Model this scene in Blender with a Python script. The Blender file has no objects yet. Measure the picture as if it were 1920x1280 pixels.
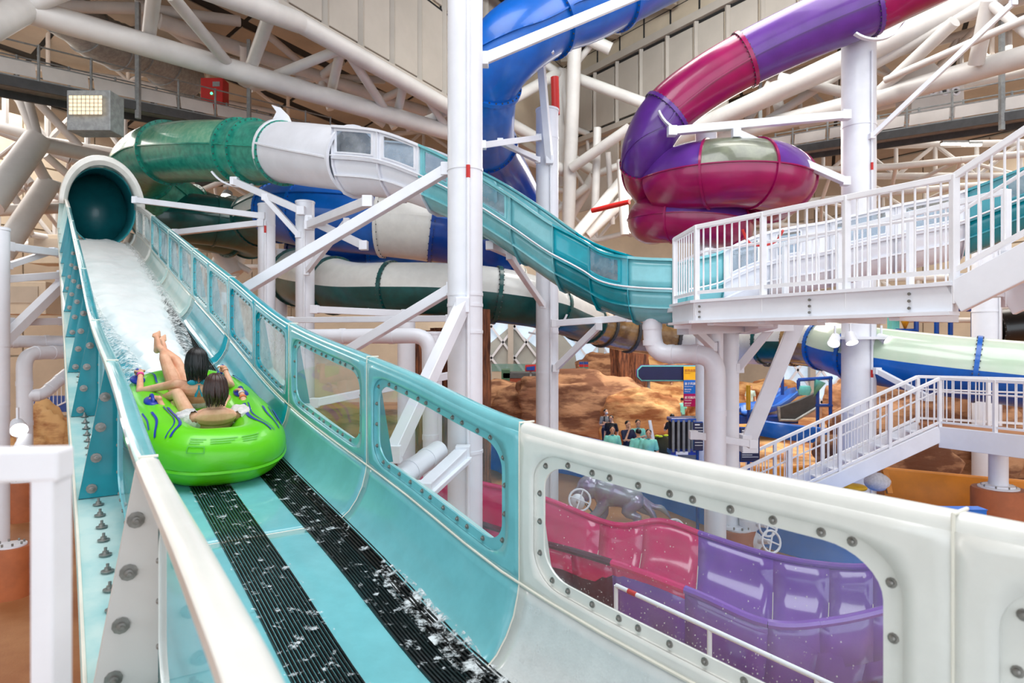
import bpy, bmesh, math, random
from mathutils import Vector, Matrix
random.seed(7)
S = bpy.context.scene
COL = S.collection
V = Vector
H = 4.6          # eye height above the hall floor
FP = 1200.0      # focal length in pixels of a 1920 px wide frame

# ---------------------------------------------------------------- camera, light, exposure
cam_d = bpy.data.cameras.new('camera'); cam = bpy.data.objects.new('camera', cam_d); COL.objects.link(cam)
cam.location = (0, 0, H); cam.rotation_euler = (math.pi/2, 0, 0)
cam_d.sensor_width = 36; cam_d.lens = 22.5; cam_d.clip_start = .05; cam_d.clip_end = 300
cam_d.dof.use_dof = True; cam_d.dof.focus_distance = 6.4; cam_d.dof.aperture_fstop = 2.8
S.camera = cam
S.view_settings.view_transform = 'Standard'; S.view_settings.look = 'None'
S.view_settings.gamma = 1; S.view_settings.use_curve_mapping = False
S.view_settings.exposure = 0.0
world = bpy.data.worlds.new('world'); S.world = world; world.use_nodes = True
world.node_tree.nodes['Background'].inputs[0].default_value = (.86, .93, 1, 1)
world.node_tree.nodes['Background'].inputs[1].default_value = 2.35
def area(name, loc, rot, sx, sy, power, col=(1, 1, 1)):
    l = bpy.data.lights.new(name, 'AREA'); l.shape = 'RECTANGLE'; l.size = sx; l.size_y = sy; l.energy = power; l.color = col
    o = bpy.data.objects.new(name, l); COL.objects.link(o); o.location = loc; o.rotation_euler = rot
    return o
area('skylight', (-2, 3, H+15.6), (0, 0, 0), 10, 14, 2600, (.97, .98, 1))
area('skylight', (11, 8, H+15.6), (0, 0, 0), 10, 14, 2200, (.97, .98, 1))
area('skylight', (7, 19, H+15.6), (0, 0, 0), 8, 7, 1500, (1, .97, .93))
area('fill_light', (-3, 41, H+9), (math.radians(25), 0, 0), 12, 4, 900, (1, .95, .88))  # added lamp, tilted to brighten the lattice bars of the far glazing
area('fill_light', (30, 34, H+13), (0, 0, 0), 18, 14, 3800, (1, .95, .88))  # added fill for the dim soffit and trusses at the right back
area('fill_light', (-30, 30, H+13), (0, 0, 0), 18, 14, 4800, (1, .95, .9))  # same kind of added fill for the left back of the hall
area('fill_light', (4, 22, H+15.9), (math.radians(52), 0, math.radians(-12)), 6, 3, 950, (.97, 1, .98))  # added lamp aimed at the upper right wall panels to lift them
area('fill_light', (9, 27, H+8), (0, 0, 0), 8, 6, 1800, (1, .93, .84))  # extra fill put in low over the far centre

# ---------------------------------------------------------------- helpers
def P(px, py, d):
    return V(((px-960)/FP*d, d, H-(py-640)/FP*d))
def G(px, py, z=0):
    d = (H-z)*FP/(py-640); return V(((px-960)/FP*d, d, z))
def srgb(r, g, b):
    f = lambda c: (c/255/12.92) if c/255 <= .04045 else ((c/255+.055)/1.055)**2.4
    return (f(r), f(g), f(b), 1)
MATS = {}
def mat(name, rgb, rough=.5, metal=0, coat=0, var=.06, scale=3, bump=0, bscale=30, rgb2=None, alpha=None, trans=0, emit=0, spec=.5, stretch=None, lo=.4, hi=.62):
    if name in MATS: return MATS[name]
    m = bpy.data.materials.new(name); m.use_nodes = True; nt = m.node_tree; b = nt.nodes['Principled BSDF']
    c = srgb(*rgb); c2 = srgb(*rgb2) if rgb2 else tuple(max(0, x*(1-var*2.2)) for x in c[:3])+(1,)
    tc = nt.nodes.new('ShaderNodeTexCoord'); mp = nt.nodes.new('ShaderNodeMapping')
    nt.links.new(tc.outputs['Object'], mp.inputs[0])
    if stretch: mp.inputs['Scale'].default_value = stretch
    n = nt.nodes.new('ShaderNodeTexNoise'); n.inputs['Scale'].default_value = scale; n.inputs['Detail'].default_value = 6; n.inputs['Roughness'].default_value = .6
    nt.links.new(mp.outputs[0], n.inputs['Vector'])
    r = nt.nodes.new('ShaderNodeValToRGB'); r.color_ramp.elements[0].position = lo; r.color_ramp.elements[1].position = hi
    r.color_ramp.elements[0].color = c2; r.color_ramp.elements[1].color = c
    nt.links.new(n.outputs[0], r.inputs[0]); nt.links.new(r.outputs[0], b.inputs['Base Color'])
    b.inputs['Roughness'].default_value = rough; b.inputs['Metallic'].default_value = metal
    b.inputs['Coat Weight'].default_value = coat; b.inputs['Coat Roughness'].default_value = .06
    b.inputs['Specular IOR Level'].default_value = spec
    if trans: b.inputs['Transmission Weight'].default_value = trans; b.inputs['IOR'].default_value = 1.3
    if emit: b.inputs['Emission Color'].default_value = c; b.inputs['Emission Strength'].default_value = emit
    if bump:
        n2 = nt.nodes.new('ShaderNodeTexNoise'); n2.inputs['Scale'].default_value = bscale; n2.inputs['Detail'].default_value = 5
        nt.links.new(mp.outputs[0], n2.inputs['Vector'])
        bp = nt.nodes.new('ShaderNodeBump'); bp.inputs['Strength'].default_value = bump; bp.inputs['Distance'].default_value = .03
        nt.links.new(n2.outputs[0], bp.inputs['Height']); nt.links.new(bp.outputs[0], b.inputs['Normal'])
    if alpha is not None: b.inputs['Alpha'].default_value = alpha
    MATS[name] = m; return m
def foam_mat(name, lo, hi, scale, col=(250, 252, 252), stretch=None, maxa=1.0, rough=.5, base=0.0, bump=.15):
    """spray and foam: noise-driven coverage on a real sheet"""
    m = mat(name, col, rough, var=.03, scale=8, bump=bump, bscale=40); nt = m.node_tree; b = nt.nodes['Principled BSDF']
    tc = nt.nodes.new('ShaderNodeTexCoord'); mp = nt.nodes.new('ShaderNodeMapping'); nt.links.new(tc.outputs['Object'], mp.inputs[0])
    if stretch: mp.inputs['Scale'].default_value = stretch
    n = nt.nodes.new('ShaderNodeTexNoise'); n.inputs['Scale'].default_value = scale; n.inputs['Detail'].default_value = 8; n.inputs['Roughness'].default_value = .7
    nt.links.new(mp.outputs[0], n.inputs['Vector'])
    r = nt.nodes.new('ShaderNodeMapRange'); r.inputs['From Min'].default_value = lo; r.inputs['From Max'].default_value = hi
    r.inputs['To Min'].default_value = base; r.inputs['To Max'].default_value = maxa
    nt.links.new(n.outputs[0], r.inputs[0]); nt.links.new(r.outputs[0], b.inputs['Alpha'])
    return m
def glass_mat(name, tint=(225, 235, 238), fog=.12, rough=.03):
    """acrylic pane: clear with a thin milky spray film"""
    m = bpy.data.materials.new(name); m.use_nodes = True; nt = m.node_tree; nt.nodes.clear()
    o = nt.nodes.new('ShaderNodeOutputMaterial'); t = nt.nodes.new('ShaderNodeBsdfTransparent'); g = nt.nodes.new('ShaderNodeBsdfGlossy'); d = nt.nodes.new('ShaderNodeBsdfDiffuse')
    t.inputs[0].default_value = srgb(*tint); g.inputs['Roughness'].default_value = rough; d.inputs[0].default_value = srgb(235, 240, 242)
    lw = nt.nodes.new('ShaderNodeLayerWeight'); lw.inputs[0].default_value = .5; pw = nt.nodes.new('ShaderNodeMath'); pw.operation = 'POWER'; pw.inputs[1].default_value = 4
    ml = nt.nodes.new('ShaderNodeMath'); ml.operation = 'MULTIPLY_ADD'; ml.inputs[1].default_value = .5; ml.inputs[2].default_value = .035
    nt.links.new(lw.outputs['Facing'], pw.inputs[0]); nt.links.new(pw.outputs[0], ml.inputs[0])
    mx = nt.nodes.new('ShaderNodeMixShader'); nt.links.new(ml.outputs[0], mx.inputs[0]); nt.links.new(t.outputs[0], mx.inputs[1]); nt.links.new(g.outputs[0], mx.inputs[2])
    n = nt.nodes.new('ShaderNodeTexNoise'); n.inputs['Scale'].default_value = 2.6; n.inputs['Detail'].default_value = 5; n.inputs['Roughness'].default_value = .6
    tc = nt.nodes.new('ShaderNodeTexCoord'); nt.links.new(tc.outputs['Object'], n.inputs['Vector'])
    r = nt.nodes.new('ShaderNodeMapRange'); r.inputs['From Min'].default_value = .35; r.inputs['From Max'].default_value = .75; r.inputs['To Min'].default_value = fog*.6; r.inputs['To Max'].default_value = min(1, fog*2.6)
    nt.links.new(n.outputs[0], r.inputs[0])
    m2 = nt.nodes.new('ShaderNodeMixShader'); nt.links.new(r.outputs[0], m2.inputs[0]); nt.links.new(mx.outputs[0], m2.inputs[1]); nt.links.new(d.outputs[0], m2.inputs[2])
    nt.links.new(m2.outputs[0], o.inputs[0]); MATS[name] = m; return m

class MB:
    def __init__(s): s.v = []; s.f = []
    def add(s, vs, fs):
        n = len(s.v); s.v += [V(v) for v in vs]; s.f += [[i+n for i in f] for f in fs]; return s
    def bar(s, p0, p1, w, h=None, up=V((0, 0, 1))):
        p0, p1 = V(p0), V(p1); h = h or w; t = (p1-p0).normalized()
        up = V(up)
        if abs(t.dot(up)) > .98: up = V((0, 1, 0)) if abs(t.y) < .9 else V((1, 0, 0))
        a = t.cross(up).normalized()*w/2; b = a.cross(t).normalized()*h/2
        vs = [p+x*a+y*b for p in (p0, p1) for x, y in ((-1, -1), (1, -1), (1, 1), (-1, 1))]
        return s.add(vs, [[3, 2, 1, 0], [4, 5, 6, 7], [0, 1, 5, 4], [1, 2, 6, 5], [2, 3, 7, 6], [3, 0, 4, 7]])
    def box(s, c, sx, sy, sz, rz=0):
        c = V(c); ca, sa = math.cos(rz), math.sin(rz)
        vs = []
        for z in (-1, 1):
            for x, y in ((-1, -1), (1, -1), (1, 1), (-1, 1)):
                X, Y = x*sx/2, y*sy/2; vs.append(c+V((X*ca-Y*sa, X*sa+Y*ca, z*sz/2)))
        return s.add(vs, [[3, 2, 1, 0], [4, 5, 6, 7], [0, 1, 5, 4], [1, 2, 6, 5], [2, 3, 7, 6], [3, 0, 4, 7]])
    def cyl(s, p0, p1, r0, r1=None, seg=14, caps=True):
        return s.path([p0, p1], [r0, r1 if r1 is not None else r0], seg, caps)
    def path(s, pts, r, seg=12, caps=True, closed=False):
        pts = [V(p) for p in pts]; n = len(pts)
        if not hasattr(r, '__len__'): r = [r]*n
        fr = frames(pts, closed); vs = []
        for i in range(n):
            a, b = fr[i][1], fr[i][2]
            for k in range(seg):
                an = 2*math.pi*k/seg; vs.append(pts[i]+r[i]*(math.cos(an)*a+math.sin(an)*b))
        fs = []
        m = n if closed else n-1
        for i in range(m):
            j = (i+1) % n
            for k in range(seg): fs.append([i*seg+k, i*seg+(k+1) % seg, j*seg+(k+1) % seg, j*seg+k])
        if caps and not closed: fs.append(list(range(seg))[::-1]); fs.append([(n-1)*seg+k for k in range(seg)])
        return s.add(vs, fs)
    def lathe(s, c, prof, seg=20, axis=(0, 0, 1), capb=True):
        c = V(c); ax = V(axis).normalized(); a = ax.orthogonal().normalized(); b = ax.cross(a); vs = []
        for r, z in prof:
            for k in range(seg):
                an = 2*math.pi*k/seg; vs.append(c+ax*z+r*(math.cos(an)*a+math.sin(an)*b))
        fs = []
        for i in range(len(prof)-1):
            for k in range(seg): fs.append([i*seg+k, i*seg+(k+1) % seg, (i+1)*seg+(k+1) % seg, (i+1)*seg+k])
        if capb: fs.append(list(range(seg))[::-1]); fs.append([(len(prof)-1)*seg+k for k in range(seg)])
        return s.add(vs, fs)
    def ball(s, c, rx, ry=None, rz=None, seg=14, rings=9, M=None):
        ry = ry or rx; rz = rz or rx; c = V(c); vs = []
        for i in range(rings+1):
            th = math.pi*i/rings
            for k in range(seg):
                an = 2*math.pi*k/seg; q = V((rx*math.sin(th)*math.cos(an), ry*math.sin(th)*math.sin(an), rz*math.cos(th)))
                if M: q = M @ q
                vs.append(c+q)
        fs = []
        for i in range(rings):
            for k in range(seg): fs.append([i*seg+k, (i+1)*seg+k, (i+1)*seg+(k+1) % seg, i*seg+(k+1) % seg])
        return s.add(vs, fs)
    def grid(s, rows, wrap=False):
        m = len(rows[0]); vs = [p for r in rows for p in r]; fs = []
        for i in range(len(rows)-1):
            for k in range(m if wrap else m-1):
                fs.append([i*m+k, i*m+(k+1) % m, (i+1)*m+(k+1) % m, (i+1)*m+k])
        return s.add(vs, fs)
    def slab(s, poly, z0, z1):
        n = len(poly); vs = [(p[0], p[1], z0) for p in poly]+[(p[0], p[1], z1) for p in poly]
        return s.add(vs, [list(range(n))[::-1], list(range(n, 2*n))]+[[i, (i+1) % n, n+(i+1) % n, n+i] for i in range(n)])
    def thick(s, poly, t):
        """polygon given in 3D, extruded by vector t"""
        n = len(poly); t = V(t); poly = [V(p) for p in poly]
        return s.add(poly+[p+t for p in poly], [list(range(n))[::-1], list(range(n, 2*n))]+[[i, (i+1) % n, n+(i+1) % n, n+i] for i in range(n)])
    def build(s, name, m, parent=None, smooth=True, ang=40, solid=0, bevel=0, sub=0, recalc=True):
        off = V((0, 0, 0)); q = parent
        while q is not None: off += q.location; q = q.parent
        me = bpy.data.meshes.new(name); me.from_pydata([tuple(v-off) for v in s.v], [], s.f); me.validate()
        if recalc:
            bm = bmesh.new(); bm.from_mesh(me); bmesh.ops.remove_doubles(bm, verts=bm.verts, dist=1e-5); bmesh.ops.recalc_face_normals(bm, faces=bm.faces); bm.to_mesh(me); bm.free()
        if smooth:
            me.shade_smooth(); me.set_sharp_from_angle(angle=math.radians(ang))
        me.materials.append(m if not isinstance(m, str) else MATS[m])
        o = bpy.data.objects.new(name, me); COL.objects.link(o)
        if parent is not None: o.parent = parent
        if solid: md = o.modifiers.new('t', 'SOLIDIFY'); md.thickness = solid; md.offset = 0
        if bevel: md = o.modifiers.new('b', 'BEVEL'); md.width = bevel; md.segments = 2; md.limit_method = 'ANGLE'; md.angle_limit = math.radians(50)
        if sub: md = o.modifiers.new('s', 'SUBSURF'); md.levels = sub; md.render_levels = sub
        return o
def frames(pts, closed=False, upref=None):
    n = len(pts); T = []
    for i in range(n):
        a = pts[i-1] if (i > 0 or closed) else pts[i]; b = pts[(i+1) % n] if (i < n-1 or closed) else pts[i]
        t = (b-a); T.append(t.normalized() if t.length > 1e-9 else V((0, 0, 1)))
    out = []
    if upref is not None:
        for t in T:
            a = t.cross(upref); a = a.normalized() if a.length > 1e-4 else V((1, 0, 0)); out.append((t, a, a.cross(t)))
        return out
    a = T[0].orthogonal().normalized()
    for t in T:
        a = (a-t*a.dot(t)); a = a.normalized() if a.length > 1e-6 else t.orthogonal().normalized(); out.append((t, a, t.cross(a)))
    return out
def crom(pts, n=8):
    """Catmull-Rom through tuples of any length"""
    q = [tuple(p) for p in pts]; out = []
    for i in range(len(q)-1):
        p0 = q[max(i-1, 0)]; p1 = q[i]; p2 = q[i+1]; p3 = q[min(i+2, len(q)-1)]
        for k in range(n):
            t = k/n; out.append(tuple(.5*(2*b+(-a+c)*t+(2*a-5*b+4*c-d)*t*t+(-a+3*b-3*c+d)*t**3) for a, b, c, d in zip(p0, p1, p2, p3)))
    out.append(q[-1]); return out
def thing(name, label, cat, loc=(0, 0, 0), group=None):
    o = bpy.data.objects.new(name, None); o.empty_display_size = .2; COL.objects.link(o); o.location = loc
    o['label'] = label; o['category'] = cat
    if group: o['group'] = group
    return o
def tag(o, label=None, cat=None, group=None, kind=None):
    if label: o['label'] = label
    if cat: o['category'] = cat
    if group: o['group'] = group
    if kind: o['kind'] = kind
    return o
def share(name, src, loc, parent, rot=None):
    """another instance of an existing part mesh (src modelled around its own origin)"""
    o = bpy.data.objects.new(name, src); COL.objects.link(o); off = V((0, 0, 0)); q = parent
    while q is not None: off += q.location; q = q.parent
    o.location = V(loc)-off
    if rot is not None: o.rotation_mode = 'QUATERNION'; o.rotation_quaternion = rot
    o.parent = parent; return o
def mesh_of(mb, m, name='m', smooth=True):
    o = mb.build(name, m, None, smooth); me = o.data; bpy.data.objects.remove(o); return me
def pchip(xs, ys):
    n = len(xs); h = [xs[i+1]-xs[i] for i in range(n-1)]; dl = [(ys[i+1]-ys[i])/h[i] for i in range(n-1)]
    m = [dl[0]]+[(2*dl[i-1]*dl[i]/(dl[i-1]+dl[i]) if dl[i-1]*dl[i] > 0 else 0) for i in range(1, n-1)]+[dl[-1]]
    def f(x):
        if x <= xs[0]: return ys[0]+m[0]*(x-xs[0])
        if x >= xs[-1]: return ys[-1]+m[-1]*(x-xs[-1])
        i = max(k for k in range(n-1) if xs[k] <= x); t = (x-xs[i])/h[i]
        return (2*t**3-3*t*t+1)*ys[i]+(t**3-2*t*t+t)*h[i]*m[i]+(-2*t**3+3*t*t)*ys[i+1]+(t**3-t*t)*h[i]*m[i+1]
    return f
def rrect(x0, x1, y0, y1, r, ns=6, na=4):
    """rounded rectangle split at the arc mid points into 4 sides; each side returned as list of points"""
    cs = [(x0+r, y0+r, 225), (x1-r, y0+r, 315), (x1-r, y1-r, 45), (x0+r, y1-r, 135)]; sides = []
    arc = lambda c, a0, a1: [(c[0]+r*math.cos(math.radians(a0+(a1-a0)*i/na)), c[1]+r*math.sin(math.radians(a0+(a1-a0)*i/na))) for i in range(na+1)]
    for i in range(4):
        c0, c1 = cs[i], cs[(i+1) % 4]; A = arc(c0, c0[2], c0[2]+45); B = arc(c1, c1[2]-45 if i < 3 else 90, c1[2] if i < 3 else 135)
        if i == 0: B = arc(c1, 270, 315)
        if i == 1: B = arc(c1, 0, 45)
        if i == 2: A = arc(c0, 45, 90); B = arc(c1, 90, 135)
        if i == 3: A = arc(c0, 135, 180); B = arc(c1, 180, 225)
        a, b = A[-1], B[0]; mid = [(a[0]+(b[0]-a[0])*k/ns, a[1]+(b[1]-a[1])*k/ns) for k in range(1, ns)]
        sides.append(A+mid+B)
    return sides
def holed(mb, f, s0, s1, h0, h1, hs0, hs1, hh0, hh1, cr, nr=4):
    """sheet f(s,h) over a rectangle with one rounded window opening"""
    S4 = rrect(hs0, hs1, hh0, hh1, cr); C = [(s0, h0), (s1, h0), (s1, h1), (s0, h1)]; inner = []; outer = []
    for i in range(4):
        sd = S4[i][:-1]; n = len(sd); a, b = C[i], C[(i+1) % 4]
        for k, p in enumerate(sd): inner.append(p); outer.append((a[0]+(b[0]-a[0])*k/n, a[1]+(b[1]-a[1])*k/n))
    rows = []
    for j in range(nr+1):
        t = j/nr; rows.append([f(p[0]+(q[0]-p[0])*t, p[1]+(q[1]-p[1])*t) for p, q in zip(inner, outer)])
    mb.grid(rows, True); return inner
def pane(mb, f, inner, cols=8):
    """fills a window outline following the surface: rings to the centre"""
    cx = sum(p[0] for p in inner)/len(inner); cy = sum(p[1] for p in inner)/len(inner); rows = []
    for j in range(cols+1):
        t = max(j/cols, .001); rows.append([f(cx+(p[0]-cx)*t, cy+(p[1]-cy)*t) for p in inner])
    mb.grid(rows, True)

# ---------------------------------------------------------------- materials
mat('white', (231, 233, 240), .38, var=.035, scale=1.2, coat=.15)
mat('white_rail', (234, 234, 238), .4, var=.03)
mat('warm_white', (216, 213, 209), .45, var=.06, scale=.6)
mat('cream', (228, 228, 222), .32, coat=.3, var=.03, scale=4)
mat('flume_grey', (216, 220, 219), .22, coat=.6, var=.04, scale=5, bump=.05, bscale=60)
mat('teal_light', (118, 192, 200), .24, coat=.6, var=.05, scale=4)
mat('teal_mid', (84, 184, 194), .24, coat=.6, var=.06, scale=4)
mat('teal_bright', (8, 166, 184), .25, coat=.6, var=.08, scale=2.5)
mat('teal_deep', (0, 138, 152), .27, coat=.5, var=.1, scale=2.5)
mat('teal_hull', (96, 176, 180), .4, coat=.2, var=.16, scale=2.2, rgb2=(170, 210, 205))
mat('teal_pale', (178, 214, 210), .3, coat=.5, var=.1, scale=2.2, rgb2=(205, 222, 215))
mat('hull_flat', (150, 199, 200), .45, coat=.1, rgb2=(190, 216, 212), scale=2.5)
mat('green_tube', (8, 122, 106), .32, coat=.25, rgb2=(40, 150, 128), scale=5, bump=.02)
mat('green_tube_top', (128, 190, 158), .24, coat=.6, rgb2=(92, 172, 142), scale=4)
mat('dark_green', (4, 84, 82), .34, coat=.25, var=.15, scale=3)
mat('blue', (0, 98, 194), .34, coat=.25, var=.08, scale=2)
mat('blue_deep', (4, 68, 158), .25, coat=.4, var=.1, scale=2)
mat('magenta', (156, 4, 84), .28, coat=.3, var=.08, scale=2)
mat('purple', (98, 48, 144), .3, coat=.3, var=.08, scale=2)
mat('olive', (104, 108, 92), .28, coat=.5, rgb2=(122, 128, 106), scale=3)
mat('pink', (214, 32, 106), .2, coat=.6, var=.06, scale=3)
mat('violet', (130, 82, 182), .2, coat=.6, var=.05, scale=3)
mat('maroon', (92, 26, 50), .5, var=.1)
mat('lime', (100, 206, 12), .32, coat=.2, var=.03, scale=3)
mat('navy', (22, 52, 160), .35, var=.05)
mat('navy_sign', (18, 26, 72), .4, var=.05)
mat('rubber', (10, 11, 12), .32, var=.2, scale=40, coat=.2)
mat('steel', (150, 147, 142), .3, metal=.55, var=.15, scale=20)
mat('dark_grey', (78, 80, 82), .6, var=.1)
mat('galv', (156, 160, 160), .5, metal=.1, var=.12, scale=6)
mat('seam', (28, 28, 30), .8, var=.1)
mat('wall_beige', (205, 190, 168), .7, var=.06, scale=.5)
mat('wall_panel', (190, 182, 172), .6, var=.05, scale=.4)
mat('soffit', (186, 174, 158), .8, var=.1, scale=.3)
mat('roof_dark', (70, 64, 60), .85, var=.25, scale=.6)
mat('floor_tan', (186, 130, 84), .6, var=.12, scale=.5, rgb2=(160, 100, 58), bump=.1)
mat('orange_paint', (214, 128, 16), .4, var=.08, scale=1.5)
mat('terracotta', (176, 96, 52), .6, var=.08)
mat('pool_blue', (0, 122, 232), .35, coat=.3, var=.08, scale=1.5)
mat('rock', (186, 138, 100), .85, rgb2=(116, 74, 50), lo=.43, hi=.56, scale=.8, bump=1, bscale=3, stretch=(.8, .8, 2.6))
mat('rock_light', (216, 168, 112), .85, rgb2=(158, 100, 58), lo=.43, hi=.56, scale=.8, bump=1, bscale=3, stretch=(.8, .8, 2.4))
mat('pale_green', (206, 218, 200), .24, coat=.5, rgb2=(188, 212, 186), scale=.5)
mat('tunnel_teal', (40, 150, 160), .3, coat=.3, var=.12, scale=1)
mat('bark', (150, 92, 60), .9, rgb2=(78, 44, 32), scale=2.5, bump=.9, bscale=6, stretch=(5, 5, .5))
mat('red', (196, 34, 30), .45, var=.04)
mat('yellow', (228, 172, 20), .45, var=.05)
mat('skin', (226, 178, 146), .5, var=.06, scale=6, spec=.4, rgb2=(210, 152, 120))
mat('hair_black', (14, 12, 13), .38, var=.2, scale=30, stretch=(6, 6, .6))
mat('hair_brown', (66, 36, 29), .38, var=.25, scale=30, stretch=(6, 6, .6))
mat('cloth_white', (222, 216, 214), .7, var=.08, scale=20, bump=.3, bscale=60)
mat('cloth_teal', (0, 150, 175), .5, var=.08)
mat('mint', (140, 228, 212), .7, var=.06, scale=8)
mat('denim', (34, 44, 74), .8, var=.1, scale=10)
mat('cloth_dark', (28, 28, 34), .8, var=.1)
mat('cloth_grey', (132, 134, 138), .8, var=.1)
mat('amber', (176, 140, 92), .15, coat=.5, var=.12, scale=2, rgb2=(120, 88, 52))
mat('lamp_glow', (255, 250, 240), emit=7)
mat('green_glow', (60, 255, 150), emit=5)
mat('day_glow', (206, 224, 240), .9, spec=0, emit=.5)
mat('warm_glow', (240, 214, 176), emit=1.0)
mat('pearl', (176, 180, 184), .22, metal=.3, coat=.6, rgb2=(164, 140, 176), scale=3, var=.1)
mat('caulk', (232, 228, 214), .6, var=.05)
glass_mat('pane_clear', (232, 240, 243), .045); glass_mat('pane_foggy', (230, 238, 240), .22); glass_mat('pane_tint', (170, 190, 205), .12)
# ================================================================= the near flume
ZR = pchip([-1, .5, 1.87, 2.43, 3.0, 3.6, 4.77, 7.05, 9.62, 12.4, 15.5, 19, 21.2, 24], [-.53, -.52, -.505, -.502, -.495, -.458, -.23, .19, 1.0, 1.88, 2.87, 3.98, 4.5, 4.9])
WL = pchip([-1, 1, 1.94, 2.2, 3.3, 6, 25], [1.95, 1.90, 1.855, 1.835, 1.79, 1.76, 1.74])
def F(d, w, h):
    return V((2.637-.72*d-.811*w, d-.584*w, H+ZR(d)+h))
TD = V((-.584, .811, 0)); ND = V((-.811, -.584, 0))      # up the flume / from right wall to left wall
BR = [-.3, 1.87, 3.6, 5.34, 7.1, 9.5, 11.95, 14.4, 16.9, 19.9]
TC = ['flume_grey', 'flume_grey', 'teal_light', 'teal_light', 'teal_bright', 'teal_bright', 'teal_pale', 'teal_pale', 'cream']
WC = ['cream', 'cream', 'teal_light', 'teal_light', 'teal_bright', 'teal_mid', 'teal_light', 'teal_light', 'cream']
flume = thing('water_slide', 'long teal and white open flume with side windows and two black floor strips', 'water slide', F(3, 1, -1.6))
def seq(a, b, n): return [a+(b-a)*i/n for i in range(n+1)]
def prof(d):
    wl = WL(d)
    return [(0, -.9), (.012, -.97), (.04, -1.08), (.09, -1.18), (.155, -1.265), (.235, -1.325), (.32, -1.345), (.6, -1.345), (.9, -1.345), (1.2, -1.345), (1.36, -1.345), (wl-.3, -1.31), (wl-.18, -1.23), (wl-.08, -1.12), (wl-.025, -1.0), (wl, -.9)]
bolt_m = mesh_of(MB().lathe((0, 0, 0), [(.017, 0), (.017, .004), (.011, .005), (.011, .012), (.006, .016), (.0, .016)], 10), 'steel')
nut_m = mesh_of(MB().lathe((0, 0, 0), [(.032, 0), (.032, .005), (.016, .006), (.016, .02), (.008, .021), (.008, .04), (0, .041)], 10), 'steel')
qin = V((0, 0, 1)).rotation_difference(ND); qout = V((0, 0, 1)).rotation_difference(-ND)
nb = 0
def ringpts(x0, x1, y0, y1, r, step):
    sd = rrect(x0, x1, y0, y1, r, 24, 6); L = [p for s in sd for p in s[:-1]]; L.append(L[0]); out = []; acc = 0
    for a, b in zip(L, L[1:]):
        l = math.hypot((b[0]-a[0])*1.24, b[1]-a[1]); acc += l
        if acc >= step: out.append(b); acc -= step
    return out
small_bolts = MB()
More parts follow.
